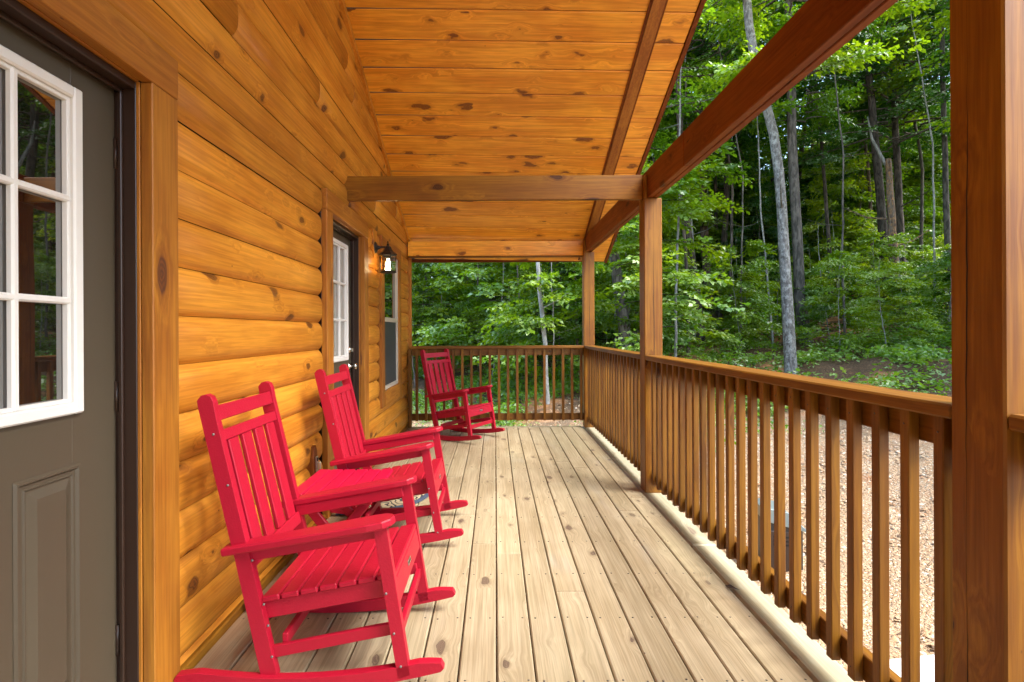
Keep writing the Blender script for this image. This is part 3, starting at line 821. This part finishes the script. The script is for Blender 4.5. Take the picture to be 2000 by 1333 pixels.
# ------------------------------------------------------------------ folding side table
tbl = empty("side_table", (-.80, 2.72, 0), 0, "low red side table with crossed legs between the two nearer rocking chairs", "table")
for k in range(6):
    m = MB(); a = -.213+k*.0715; m.box(a, a+.066, -.225, .225, .450, .470, 1, .004); m.build("top_slat", M_redt, tbl)
for s in (-1, 1):
    m = MB(); m.box(-.185, .185, s*.175, s*.195, .405, .449, 0, .003); m.build("apron", M_red, tbl)
    for d, y0 in ((-1, .150), (1, .125)):
        a = math.atan2(.34*d, .43); M = Matrix.Translation((-.17*d, 0, .0)) @ Matrix.Rotation(a, 4, 'Y')
        m = MB(); m.box(-.024, .024, s*y0, s*(y0+.022), .012, .525, 2, .004, M=M); m.build("leg", M_red, tbl)
for d in (-1, 1):
    m = MB(); m.box(-.17*d-.01, -.17*d+.01, -.12, .12, .05, .085, 1, .003); m.build("crossbar", M_red, tbl)

# ------------------------------------------------------------------ half-round door mat
dm = empty("doormat", (-1.10, 4.01, 0), 0, "half-round rope pattern doormat with blue-grey border in front of the farther door", "doormat")
def half(a, b, n=40): return [(b*math.sin(math.pi*i/n)**.85, -a*math.cos(math.pi*i/n)) for i in range(n+1)]
o = one("mat_border", M_matedge, dm, lambda m: m.prism(half(.50, .60), .0015, .010, 'xy', 0, bev=.002))
o = one("mat_field", M_mat, dm, lambda m: m.prism([(x+.0, y) for x, y in half(.46, .562)], .0105, .014, 'xy', 0, bev=.0015))

# ------------------------------------------------------------------ ground
QX = [-60, 4.5, 6.5, 10.5, 16.5, 25, 40, 70, 140]; QZ = [-.6, -.6, -.25, .4, 1.3, 2.6, 4.6, 8.0, 14.0]
def gz(x, y):
    x = np.asarray(x, float); y = np.asarray(y, float)
    q = .8*np.maximum(x, -3)+.55*y
    q = np.where(y < 0, .8*np.maximum(x, -3)+.15*y, q)
    z = np.interp(q, QX, QZ)
    am = np.clip((q-4)/6, 0, 1)
    z = z+(.14*np.sin(x*.9+1.3)*np.cos(y*.7)+.07*np.sin(x*2.3+y*1.7)+.03*np.sin(x*5.1-y*4.3))*(.25+.75*am)
    return z
def terrain():
    xs = np.concatenate([np.linspace(-150, -6, 24), np.linspace(-5, 20, 180), np.linspace(21, 150, 50)])
    ys = np.concatenate([np.linspace(-150, -6, 24), np.linspace(-5, 24, 200), np.linspace(25, 160, 50)])
    X, Y = np.meshgrid(xs, ys, indexing='ij'); Z = gz(X, Y)
    Z = Z+rng.normal(0, .012, Z.shape)*((X > -5) & (X < 20))
    n, m_ = X.shape; v = np.stack([X, Y, Z], -1).reshape(-1, 3)
    i = np.arange(n-1)[:, None]*m_+np.arange(m_-1)[None]; f = np.stack([i, i+m_, i+m_+1, i+1], -1).reshape(-1, 4)
    me = bpy.data.meshes.new("ground"); me.from_pydata(v.tolist(), [], f.tolist()); me.polygons.foreach_set("use_smooth", [True]*len(f))
    o = bpy.data.objects.new("ground", me); COL.objects.link(o); tag(o, "gravel yard rising into a wooded hillside of leaf litter", None, None, "structure")
    t = NT("ground_soil"); pos = t.new("ShaderNodeNewGeometry").outputs["Position"]
    sx = t.new("ShaderNodeSeparateXYZ"); t.put(sx.inputs[0], pos)
    q = t.math('ADD', t.math('MULTIPLY', sx.outputs[0], .8), t.math('MULTIPLY', sx.outputs[1], .55))
    q = t.math('ADD', q, t.math('MULTIPLY', t.math('SUBTRACT', t.noise(pos, .7, 4), .5), 3.0))
    q = t.math('ADD', q, t.ss(sx.outputs[0], 4., 0., 0., 2.9))
    vo = t.new("ShaderNodeTexVoronoi"); t.put(vo.inputs["Vector"], pos); vo.inputs["Scale"].default_value = 38
    vs = t.new("ShaderNodeTexVoronoi"); t.put(vs.inputs["Vector"], pos); vs.inputs["Scale"].default_value = 90
    sp = t.new("ShaderNodeSeparateColor"); t.l.new(vo.outputs["Color"], sp.inputs[0])
    sq = t.new("ShaderNodeSeparateColor"); t.l.new(vs.outputs["Color"], sq.inputs[0])
    grav = t.mix(sp.outputs[0], (.38, .24, .125), (.50, .37, .23)); grav = t.mix(t.math('MULTIPLY', sq.outputs[1], .6), grav, (.34, .22, .14))
    grav = t.mix(t.ss(t.noise(pos, 1.6, 4), .55, .75), grav, (.33, .15, .065))
    grav = t.mix(t.math('GREATER_THAN', sq.outputs[2], .93), grav, (.60, .54, .42))
    lit = t.mix(t.noise(pos, 30, 4, .7), (.035, .024, .015), (.16, .10, .055)); lit = t.mix(sp.outputs[1], lit, t.mix(sp.outputs[2], (.10, .055, .03), (.20, .12, .06)))
    lit = t.mix(t.ss(t.noise(pos, 1.1, 3), .50, .64), lit, (.42, .20, .085))
    c = t.mix(t.ss(q, 7.0, 8.6), grav, lit); t.l.new(c, t.b.inputs["Base Color"]); t.b.inputs["Roughness"].default_value = .95
    t.b.inputs["Specular IOR Level"].default_value = .2
    h = t.math('ADD', t.math('MULTIPLY', vo.outputs["Distance"], -1.), t.math('MULTIPLY', vs.outputs["Distance"], -.5))
    t.l.new(t.bump(h, .9, .025), t.b.inputs["Normal"]); me.materials.append(t.m)
terrain()

def mesh_np(name, v, f, mats, attr=None, mi=None, smooth=False):
    me = bpy.data.meshes.new(name); n, k = f.shape
    me.vertices.add(len(v)); me.vertices.foreach_set("co", v.astype(np.float32).ravel())
    me.loops.add(n*k); me.loops.foreach_set("vertex_index", f.astype(np.int32).ravel())
    me.polygons.add(n); me.polygons.foreach_set("loop_start", (np.arange(n)*k).astype(np.int32)); me.polygons.foreach_set("loop_total", np.full(n, k, np.int32))
    for m in mats: me.materials.append(m)
    if mi is not None: me.polygons.foreach_set("material_index", mi.astype(np.int32))
    if attr is not None:
        a = me.attributes.new("lv", 'FLOAT', 'POINT'); a.data.foreach_set("value", attr.astype(np.float32))
    if smooth: me.polygons.foreach_set("use_smooth", [True]*n)
    me.update(calc_edges=True); me.validate(); return me
# loose chips and stones over the gravel
def chips(n, name, label, lo, hi, cols, region):
    x = rng.uniform(*region[0], n*3); y = rng.uniform(*region[1], n*3)
    q = .8*x+.55*y+2.9*np.clip((4-x)/4, 0, 1); ok = (q < 7.9+rng.normal(0, .6, n*3)) & ((x > 1.45) | (y > 6.95)); x, y = x[ok][:n], y[ok][:n]; n = len(x)
    s = rng.uniform(lo, hi, n)**1.0; ang = rng.uniform(0, 6.28, n)
    base = np.array([[1, 0, 0], [.3, .8, 0], [-.8, .5, 0], [-.7, -.6, 0], [.4, -.9, 0], [0, 0, .6]])
    b = base[None]*(1+rng.normal(0, .2, (n, 6, 3)))*s[:, None, None]
    c, sn = np.cos(ang)[:, None], np.sin(ang)[:, None]
    v = np.stack([b[..., 0]*c-b[..., 1]*sn*.7+x[:, None], b[..., 0]*sn+b[..., 1]*c*.7+y[:, None], b[..., 2]+gz(x, y)[:, None]-.002+rng.normal(0, .004, (n, 6))], -1).reshape(-1, 3)
    tri = np.array([[i, (i+1) % 5, 5] for i in range(5)]); f = (tri[None]+np.arange(n)[:, None, None]*6).reshape(-1, 3)
    t = NT(name+"_mat"); a = t.attr("lv").outputs["Fac"]
    r = t.new("ShaderNodeValToRGB"); t.l.new(a, r.inputs[0]); r.color_ramp.interpolation = 'LINEAR'
    while len(r.color_ramp.elements) < len(cols): r.color_ramp.elements.new(.5)
    for i, cc in enumerate(cols): r.color_ramp.elements[i].position = i/(len(cols)-1); r.color_ramp.elements[i].color = (*cc, 1)
    t.l.new(r.outputs[0], t.b.inputs["Base Color"]); t.b.inputs["Roughness"].default_value = .9
    me = mesh_np(name, v, f, [t.m], np.repeat(rng.random(n), 6)); o = bpy.data.objects.new(name, me); COL.objects.link(o)
    tag(o, label, "gravel", None, "stuff")
chips(42000, "gravel", "tan and rusty stone chips covering the yard beyond the balusters", .006, .026,
      [(.09, .06, .04), (.38, .24, .125), (.48, .36, .22), (.36, .18, .08), (.60, .53, .40)], ((-2, 9), (.3, 13)))

# ------------------------------------------------------------------ leaves, shrubs and trees
def leaves_np(c, ax, nrm, size):
    """kite shaped leaf per point: c centre of base, ax direction, nrm normal, size length"""
    s = size[:, None]; side = np.cross(nrm, ax); side /= np.linalg.norm(side, axis=1)[:, None]+1e-9
    n2 = np.cross(ax, side)
    p0 = c; p1 = c+ax*s*.42+side*s*.33+n2*s*.06; p2 = c+ax*s-n2*s*.10; p3 = c+ax*s*.42-side*s*.33+n2*s*.06
    v = np.stack([p0, p1, p2, p3], 1).reshape(-1, 3); f = np.arange(len(c)*4).reshape(-1, 4); return v, f
def unit(a): return a/(np.linalg.norm(a, axis=1)[:, None]+1e-9)
def sprays(cen, dirv, n, L, W, leaf, droop=.15, jit=.35):
    """cen, dirv (k,3): flat twigs of n leaves each"""
    k = len(cen); t = rng.random((k, n)); w = rng.uniform(-1, 1, (k, n))
    Lk = (L*rng.uniform(.7, 1.25, k))[:, None]; d = unit(dirv); up = np.tile([0, 0, 1.], (k, 1))
    roll = rng.normal(0, .38, k)[:, None]
    s = unit(np.cross(up, d)+1e-6); s = unit(s+up*roll); nn = np.cross(d, s)
    off = (t*Lk)[..., None]*d[:, None]+(w*W*(1-.65*t)*np.sqrt(np.clip(t*2.2, 0, 1)))[..., None]*s[:, None]
    off[..., 2] -= droop*(t*Lk)**2/Lk*1.0
    c = (cen[:, None]+off).reshape(-1, 3)
    ax = unit((d[:, None]*.8+s[:, None]*np.sign(w)[..., None]*.8+rng.normal(0, .35, (k, n, 3))).reshape(-1, 3)); ax[:, 2] -= .18; ax = unit(ax)
    nr = unit((nn[:, None]+rng.normal(0, jit, (k, n, 3))).reshape(-1, 3))
    sz = leaf*rng.uniform(.65, 1.25, k*n)
    lv = (rng.random(k)[:, None]*.6+rng.random((k, n))*.4).reshape(-1)
    return c, ax, nr, sz, lv
def tubes_np(paths, rads, seg=5):
    V = []; F = []; base = 0
    for p, r in zip(paths, rads):
        p = np.asarray(p); m = len(p); d = unit(np.gradient(p, axis=0)); a = unit(np.cross(d, [[.3, .2, .93]]*m)); b = np.cross(d, a)
        th = np.linspace(0, 2*np.pi, seg, endpoint=False)
        v = p[:, None]+(a[:, None]*np.cos(th)[None, :, None]+b[:, None]*np.sin(th)[None, :, None])*np.asarray(r)[:, None, None]
        V.append(v.reshape(-1, 3)); i = np.arange(m-1)[:, None]*seg; k = np.arange(seg)[None]; j = (k+1) % seg
        F.append((np.stack([i+k, i+seg+k, i+seg+j, i+j], -1)+base).reshape(-1, 4)); base += m*seg
    return np.concatenate(V), np.concatenate(F)
def crown_mesh(name, z0, z1, rmax, nb, per, nl, leaf, lmat, bmat, shape='tree', top_r=.35, L=.75, W=.33, rise=.15, tw=1.):
    if shape == 'cone' and rmax < 2.2: tw = .45
    C = []; D = []; paths = []; rads = []
    for i in range(nb):
        f = (i+random.random())/nb; z = z0+(z1-z0)*f; az = random.uniform(0, 2*math.pi)
        if shape == 'tree': r = rmax*(.45+.55*math.sin(math.pi*min(1, f*.9+.12)))*random.uniform(.6, 1.15)
        else: r = rmax*(1-f*(1-top_r))*random.uniform(.55, 1.15)
        r = max(r, .25); up = random.uniform(-.05, rise*2.2)
        pts = []; bend = random.uniform(-.35, .35)
        for k in range(6):
            s = k/5; a = az+bend*s
            pts.append((r*s*math.cos(a), r*s*math.sin(a), z+r*(up*s-.16*s*s)+random.uniform(-.03, .03)))
        paths.append(pts); r0 = .007+.010*r; rads.append([r0*tw*(1-.8*k/5) for k in range(6)])
        for k in range(per):
            s = random.uniform(.22, 1.0)**.8; a = az+bend*s; x = r*s
            j = min(4, int(s*5)); p = np.array(pts[j])+(np.array(pts[j+1])-np.array(pts[j]))*(s*5-j)
            da = a+random.choice((-1, 1))*random.uniform(.2, 1.1)*(1-.5*s)
            C.append(p+np.array([0, 0, random.uniform(-.06, .06)])); D.append([math.cos(da), math.sin(da), random.uniform(-.25, .15)])
    C = np.array(C); D = np.array(D)
    c, ax, nr, sz, lv = sprays(C, D, nl, L, W, leaf)
    v, f = leaves_np(c, ax, nr, sz); tv, tf = tubes_np(paths, rads, 4)
    V = np.concatenate([v, tv]); F = np.concatenate([f, tf+len(v)])
    mi = np.concatenate([np.zeros(len(f)), np.ones(len(tf))]); at = np.concatenate([np.repeat(lv, 4), np.zeros(len(tv))])
    return mesh_np(name, V, F, [lmat, bmat], at, mi)
def trunk_mesh(name, h, r, mat, bend=.3, stubs=0, flare=1.35, taper=.35, path=None):
    n = 26; p = []; ph = random.uniform(0, 6); ph2 = random.uniform(0, 6)
    for i in range(n):
        z = h*i/(n-1); f = i/(n-1)
        if path: x = np.interp(z, [q[0] for q in path], [q[1] for q in path]); y = 0
        else: x = bend*math.sin(f*2.4+ph)-bend*math.sin(ph); y = bend*math.sin(f*3+ph2)-bend*math.sin(ph2)
        p.append((x+random.uniform(-.012, .012), y+random.uniform(-.012, .012), z-.25))
    rr = [r*(1-(1-taper)*i/(n-1))*(1+(flare-1)*math.exp(-i*.9))*random.uniform(.96, 1.04) for i in range(n)]
    paths = [p]; rads = [rr]
    for k in range(stubs):
        i = random.randint(4, n-4); a = random.uniform(0, 6.28); L = random.uniform(.3, 1.3); q = np.array(p[i])
        pp = [q, q+np.array([math.cos(a)*L*.5, math.sin(a)*L*.5, L*.12]), q+np.array([math.cos(a)*L, math.sin(a)*L, L*random.uniform(.2, .6)])]
        paths.append(pp); rads.append([r*.22, r*.14, r*.05])
    v, f = tubes_np(paths, rads, 12); return mesh_np(name, v, f, [mat], None, None, True)
def top_of(me):   # crown offset helper
    return None
CR = [crown_mesh("crown", 3.4, 16, 3.3, 90, 12, 30, .115, L_green, B_dark, 'tree'),
      crown_mesh("crown", 4.0, 17, 3.0, 84, 12, 30, .115, L_yellow, B_dark, 'tree'),
      crown_mesh("crown", 2.2, 14, 2.8, 100, 12, 28, .105, L_dark, B_dark, 'cone'),
      crown_mesh("crown", 2.6, 15, 3.6, 90, 12, 30, .115, L_green, B_dark, 'tree')]
SP = [crown_mesh("sapling_crown", .35, 3.2, 1.35, 30, 9, 28, .085, L_yellow, B_twig, 'cone', L=.5, W=.22, rise=.12),
      crown_mesh("sapling_crown", .5, 4.3, 1.6, 38, 9, 28, .085, L_green, B_twig, 'cone', L=.5, W=.24, rise=.12),
      crown_mesh("sapling_crown", .3, 2.3, 1.1, 24, 9, 28, .08, L_green, B_twig, 'cone', L=.45, W=.22, rise=.2),
      crown_mesh("sapling_crown", .6, 5.2, 1.9, 46, 9, 28, .085, L_dark, B_twig, 'cone', L=.55, W=.26, rise=.1),
      crown_mesh("sapling_crown", .8, 4.6, 1.7, 34, 9, 28, .09, L_yellow, B_twig, 'cone', L=.55, W=.26, rise=.05)]
TKM = {k: [trunk_mesh("trunk", 19, .10, m, b, st) for b, st in ((.3, 4), (.55, 6))] for k, m in (('dark', B_dark), ('brown', B_brown), ('grey', B_grey))}
STM = [trunk_mesh("stem", 5.2, .022, B_grey, .18, 3, 1.2, .3), trunk_mesh("stem", 4.4, .016, B_white, .14, 2, 1.2, .3)]
def link(name, me, parent, sc=(1, 1, 1), rz=0., loc=(0, 0, 0)):
    o = bpy.data.objects.new(name, me); COL.objects.link(o); o.parent = parent; o.scale = sc; o.rotation_euler = (0, 0, rz); o.location = loc; return o
def tree(x, y, r, kind, label, group, crown=None, lean=(0, 0), cs=1., trunk=None, cz=0.):
    z = float(gz(x, y)); e = empty("forest_tree", (x, y, z), 0, label, "tree", group)
    e.rotation_euler = (lean[1], lean[0], 0)
    if trunk is None:
        me = random.choice(TKM[kind]); k = r/.10; link("trunk", me, e, (k, k, 1), random.uniform(0, 6))
    else: link("trunk", trunk, e)
    if crown is not None: link("crown", CR[crown], e, (cs, cs, 1), random.uniform(0, 6), (0, 0, cz))
    return e
def at(px, Y): return (px-967)/1000*Y
# trunks one can pick out, each at its own distance
def own(px, Y, r, mat, label, crown, path=None, h=18, stubs=3, lean=0., cz=2.6, cs=1., taper=.35):
    x = at(px, Y); tr = trunk_mesh("trunk", h, r, mat, .12, stubs, 1.25, taper, path)
    return tree(x, Y, r, None, label, "tall trees at the edge of the wood", crown, (lean, 0), cs, tr, cz)
own(1545, 10., .105, B_lichen, "pale lichen-covered tree with a slightly kinked trunk, just behind the side railing", 1, path=[(0, 0), (2.4, -.10), (3.4, -.16), (4.5, -.25), (5.1, -.32), (6.5, -.70), (9, -1.0), (18, -1.3)], cz=1.6, cs=.8)
own(1576, 14., .145, B_grey, "straight grey-barked tree just behind the pale lichen-covered one", 0, path=[(0, 0), (1.4, -.18), (3.7, -.27), (5.5, -.38), (18, -.6)], cz=2.5, cs=.65)
own(1068, 10.2, .050, B_white, "thin white-barked tree leaning beyond the end railing", None, path=[(0, 0), (1.4, -.03), (3, -.18), (4.2, -.2), (9, -.35)], h=9, stubs=6)
own(1228, 12., .135, B_grey, "grey tree leaning toward the cabin, seen past the far corner post", 3, path=[(0, 0), (1.5, -.12), (3.5, -.42), (18, -1.6)], cz=1)
own(1240, 16., .09, B_grey, "thin grey tree behind the leaning one past the far corner post", 0)
own(1318, 11., .032, B_white, "very thin pale sapling trunk close to the middle post", None, path=[(0, 0), (2, .03), (4, .10), (9, .2)], h=8, stubs=2)
own(1374, 15., .115, B_dark, "dark tree leaning beside its thicker neighbour, seen past the middle post", 0, path=[(0, 0), (3, -.35), (5, -.6), (18, -1.1)])
own(1388, 20., .17, B_brown, "thick brown trunk deep in the wood past the middle post", 0, path=[(0, 0), (4, -.25), (18, -.6)])
own(1402, 21., .08, B_dark, "slim dark trunk beside the thick brown one", None)
own(1474, 24., .12, B_brown, "brown trunk framed under the long beam", None)
own(1512, 14., .030, B_white, "thin pale leaning trunk near the lichen-covered tree", None, path=[(0, 0), (1.5, -.12), (4, -.35), (9, -.5)], h=8, stubs=2)
own(1516, 25., .11, B_dark, "dark trunk far behind the thin pale leaning one", None)
own(1736, 16., .135, B_dark, "dark straight tree just left of the broken snag", 2, path=[(0, 0), (4, -.25), (8, -.6), (18, -.9)], cz=3)
own(1756, 15., .14, B_peel, "broken peeling snag with rusty patches and a splintered top", None, path=[(0, 0), (1.5, -.12), (3, -.2), (5, -.3)], h=4.9, stubs=2, taper=.55)
own(1768, 17., .12, B_dark, "dark tree rising right behind the broken snag", 2, path=[(0, 0), (6, -.3), (18, -.5)], cz=3.5)
own(1855, 15., .085, B_grey, "pale grey tree nearest the big front post", 1, path=[(0, 0), (6, -.15), (18, -.3)], cz=3)
own(1682, 22., .13, B_grey, "grey tree with a bare upper trunk deep in the dark part of the wood", 2)
own(908, 22., .10, B_grey, "smooth grey trunk seen over the farthest rocking chair", 0)
own(962, 20., .055, B_dark, "slim dark trunk beyond the middle of the end railing", 0)
own(992, 24., .15, B_dark, "thick dark forked-looking trunk beyond the end railing", 0, path=[(0, 0), (4, -.1), (8, -.3), (18, -.9)])
own(1012, 18., .05, B_grey, "slim grey trunk beside the thick dark one", 0)
own(1046, 20., .085, B_brown, "reddish brown trunk just left of the thin white-barked tree", 0, path=[(0, 0), (4, .05), (18, .2)])
own(1076, 22., .09, B_dark, "dark trunk right behind the thin white-barked tree", 3)
own(1110, 20., .08, B_brown, "brown trunk near the far corner post", 0)
own(870, 27., .10, B_dark, "dark trunk over the farther log wall end", 3)
# bare pale limb hooked on the snag
lb = MB(); lb.tube([(0, 0, 0), (-.25, 0, .45), (-.5, .1, 1.1), (-.62, .1, 1.75)], [.055, .05, .035, .012], 8)
lo_ = lb.build("dead_limb", B_white); lo_.location = (at(1740, 15.1), 15.05, float(gz(at(1740, 15), 15))+4.2); tag(lo_, "bare pale dead limb leaning off the top of the broken snag", "dead branch")

# slim bare-stemmed trees standing in the front of the wood
for i, (px, Y, rr, mt, lab) in enumerate((
    (1345, 13, .045, B_dark, "slim dark tree just right of the middle post"), (1356, 16, .04, B_white, "thin pale stem between two dark leaning trees"),
    (1428, 17, .05, B_dark, "slim dark tree between the middle post and the brown trunk"), (1448, 14, .028, B_grey, "thin grey sapling stem under the long beam"),
    (1622, 18, .07, B_dark, "dark tree midway between the lichen-covered tree and the snag"), (1650, 13, .03, B_grey, "thin grey stem left of the bare-topped grey tree"),
    (1704, 19, .07, B_brown, "slim brown tree left of the dark straight one"), (1800, 18, .06, B_grey, "slim grey tree between the snag and the pale tree"),
    (1826, 14, .03, B_white, "thin whitish stem just left of the big front post"), (1290, 17, .06, B_dark, "dark tree hugging the middle post"),
    (1200, 14, .03, B_white, "thin dead pale stem left of the leaning grey tree"), (832, 18, .06, B_dark, "slim dark tree over the end of the log wall"),
    (938, 15, .03, B_grey, "thin grey stem above the farthest rocking chair"), (1022, 13, .022, B_grey, "very thin grey stem beside the reddish brown trunk"),
    (1128, 15, .04, B_brown, "slim brown stem against the far corner post"))):
    own(px, Y, rr, mt, lab, random.choice((None, 0, 2, 3)) if rr > .045 else None, path=[(0, 0), (2, random.uniform(-.1, .05)), (5, random.uniform(-.35, .1)), (9, random.uniform(-.7, .1)), (15, random.uniform(-1.1, .2))], h=15 if rr > .03 else 9, stubs=4, cz=3.5)
# forest fill
G1, G2, G3 = "mid-distance trees in the wood", "far trees on the wooded hill", "small understorey trees"
def free(x, y, pts, d): return all((x-a)**2+(y-b)**2 > d*d for a, b in pts)
pts = []; n = 0
zone = lambda x, y: ("beyond the end railing" if x < y*.2 else ("beyond the side railing" if x < y*.5 else "up the slope"))
LK = {0: "full green crown", 1: "yellow-green crown", 2: "dark layered crown", 3: "broad green crown"}
LT = {'dark': "dark trunk", 'brown': "brown trunk", 'grey': "grey trunk"}
tries = 0
while n < 26 and tries < 9000:
    tries += 1
    y = random.uniform(17.5, 36); x = random.uniform(-.32, 1.06)*y
    if x < -2 and y < 14: continue
    if not free(x, y, pts, 2.3) or (.40 < x/y < .70 and random.random() < .7): continue
    pts.append((x, y)); c = random.choice((0, 0, 1, 3, 2)) if x < y*.45 else random.choice((0, 2, 2, 1)); kd = random.choice(('dark', 'brown', 'grey'))
    lab = f"{LT[kd]}, {LK[c]}, in the wood {zone(x, y)}"
    tree(x, y, random.uniform(.07, .16), kd, lab, f"wood trees with {LT[kd]} and {LK[c]} {zone(x, y)}", c, (random.uniform(-.04, .04), random.uniform(-.04, .04)), random.uniform(.85, 1.15), None, random.uniform(.3, 3.)); n += 1
n = 0; tries = 0; pts2 = []
while n < 34 and tries < 9000:
    tries += 1
    y = random.uniform(32, 62); x = random.uniform(-.32, 1.05)*y
    if not free(x, y, pts2, 3.6) or (.38 < x/y < .66 and random.random() < .6): continue
    pts2.append((x, y)); c = random.choice((0, 1, 2, 3)); kd = random.choice(('dark', 'grey'))
    tree(x, y, random.uniform(.1, .2), kd, f"far {LT[kd]}, {LK[c]}, on the hill {zone(x, y)}", f"hill trees with {LT[kd]} and {LK[c]} {zone(x, y)}", c, (0, 0), random.uniform(1.1, 1.5), None, random.uniform(-2.2, 0)); n += 1
# trees to the side, seen mirrored in the door glass
n = 0; tries = 0; pts3 = []
while n < 12 and tries < 3000:
    tries += 1
    x = random.uniform(11, 26); y = random.uniform(-4, 10)
    if not free(x, y, pts3, 3) or x < 1.1*y: continue
    pts3.append((x, y)); c = random.choice((0, 1, 3))
    tree(x, y, random.uniform(.1, .18), 'dark', f"tree with {LK[c]} mirrored in the door glass", f"mirrored trees with {LK[c]}", c, (0, 0), 1.1, None, -1); n += 1
LS = {0: "low yellow-green understorey tree", 1: "mid-height green understorey tree", 2: "short bushy green understorey tree", 3: "tall dark green understorey tree", 4: "airy yellow-green understorey tree"}
n = 0; tries = 0; pts4 = []
def sapling(x, y, k, s, near=False):
    e = empty("understorey_tree", (x, y, float(gz(x, y))), random.uniform(0, 6.28), f"{LS[k]} {zone(x, y)}, {'by the clearing' if near else 'deep inside'}", "small tree",
              f"{LS[k]}s {zone(x, y)}, {'near the clearing' if near else 'deeper in the wood'}")
    e.scale = (s, s, s*random.uniform(.9, 1.15))
    link("stem", STM[0 if k in (1, 3) else 1], e, (1, 1, .82)); link("crown", SP[k], e, (1, 1, 1), random.uniform(0, 6))
while n < 140 and tries < 9000:
    tries += 1
    y = random.uniform(9.8, 30); x = random.uniform(-.32, 1.02)*y; q = .8*x+.55*y
    qq = q+2.9*min(1, max(0, (4-x)/4))
    if qq < 8.8: continue
    low = x > .33*y and y < 19
    if low and random.random() < .72: continue
    if low and q < 11.8: continue
    if -.12 < x/y < .26 and y < 18 and random.random() < .88: continue
    if not free(x, y, pts4, .8+.03*y): continue
    pts4.append((x, y)); k = random.choice((0, 1, 4, 3, 1) if q > 12 else (0, 1, 2, 4, 4)); k = random.choice((0, 2)) if low else k
    sapling(x, y, k, random.uniform(.5, .85) if low else (random.uniform(1.1, 1.8) if y > 20 else random.uniform(.8, 1.3)), q < 13); n += 1

n = 0; tries = 0
while n < 60 and tries < 9000:
    tries += 1
    y = random.uniform(20, 40); x = random.uniform(.0, 1.02)*y
    if not free(x, y, pts4, 1.7): continue
    pts4.append((x, y)); sapling(x, y, random.choice((0, 1, 4, 1)), random.uniform(1.5, 2.3), False); n += 1

# undergrowth on the slope: ferns, seedlings, weeds
def undergrowth(n, name, label, qlo, qhi, reg, leaf, hmax, mat, thin=1.):
    x = rng.uniform(*reg[0], n*5); y = rng.uniform(*reg[1], n*5); q = .8*x+.55*y+2.9*np.clip((4-x)/4, 0, 1)
    patch = np.sin(x*1.7+2)*np.cos(y*1.3)+.6*np.sin(x*.6-y*.9)+.4*np.sin(3.1*x+2.2*y)
    ok = (q > qlo) & (q < qhi) & (y > 6.9) & (x < y*1.25) & (patch+rng.normal(0, .35, len(x)) > -.05)
    dist = np.sqrt(x*x+y*y); ok &= rng.random(len(x)) < np.clip(11/dist, 0, 1)**1.2
    ok &= ~((q < 12.5) & (x > .55*y) & (np.sin(x*2.1+.5)*np.cos(y*1.9+1)+rng.normal(0, .25, len(x)) > -.05))
    x, y = x[ok][:n], y[ok][:n]; k = len(x)
    hh = rng.uniform(.03, hmax, k)*rng.random(k)**.5; cen = np.stack([x, y, gz(x, y)+hh*.6], -1)
    a = rng.uniform(0, 6.28, k); d = np.stack([np.cos(a), np.sin(a), rng.uniform(0, .5, k)], -1)
    c, ax, nr, sz, lv = sprays(cen, d, 9, .30, .16, leaf, .3, .45)
    v, f = leaves_np(c, ax, nr, sz*rng.uniform(.6, 1.3, len(sz))); me = mesh_np(name, v, f, [mat], np.repeat(lv, 4))
    o = bpy.data.objects.new(name, me); COL.objects.link(o); tag(o, label, "undergrowth", None, "stuff")
undergrowth(14000, "undergrowth", "leafy green ground cover on the slope under the trees", 8.0, 22, ((-4, 22), (6.9, 24)), .075, .42, L_under)
undergrowth(2500, "weeds", "sparse weeds at the edge of the gravel", 6.6, 9.0, ((-3, 12), (6.9, 14)), .05, .16, L_under)
undergrowth(9000, "forest_floor_plants", "dark low plants deeper on the forest floor", 14, 40, ((-8, 40), (14, 46)), .13, .7, L_green)

# ------------------------------------------------------------------ small things outside
fl_ = MB(); fl_.add([(0, 0, .003), (.02, .014, .012), (.045, .016, .004), (.075, 0, .010), (.045, -.018, .012), (.02, -.013, .005)], [(0, 1, 2, 3), (0, 3, 4, 5)], 0)
flo = fl_.build("fallen_leaf", plain("dry_leaf", (.035, .02, .012), rough=.8)); flo.location = (1.12, 2.51, .004); flo.rotation_euler = (0, 0, R(-50))
tag(flo, "curled dark dead leaf lying on the deck near the side railing", "leaf")
bx = empty("utility_box", (2.24, 4.05, -.62), R(-12), "small black metal box with sloping grey lid standing on the gravel", "metal box")
one("box_body", M_black, bx, lambda m: m.prism([(-.13, 0), (.13, 0), (.13, .36), (-.13, .42)], -.12, .12, 'xz', 2, bev=.006))
one("lid", M_lid, bx, lambda m: m.prism([(-.15, .405), (.15, .34), (.15, .355), (.02, .48), (-.10, .50), (-.15, .49)], -.14, .14, 'xz', 0, bev=.006))
one("panel", M_frame, bx, lambda m: m.box(-.10, .10, -.128, -.1215, .03, .33, 2, .003))
one("vent_opening", M_dark, bx, lambda m: [m.box(-.08, .08, -.1315, -.1285, .22+.03*i, .235+.03*i, 0, .001) for i in range(3)])
sl_ = empty("concrete_pad", (2.55, 2.62, -.60), R(8), "corner of a pale concrete pad in the gravel below the railing", "pad")
one("slab", M_conc, sl_, lambda m: m.box(-.5, .6, -.9, .28, -.08, .03, 0, .012))
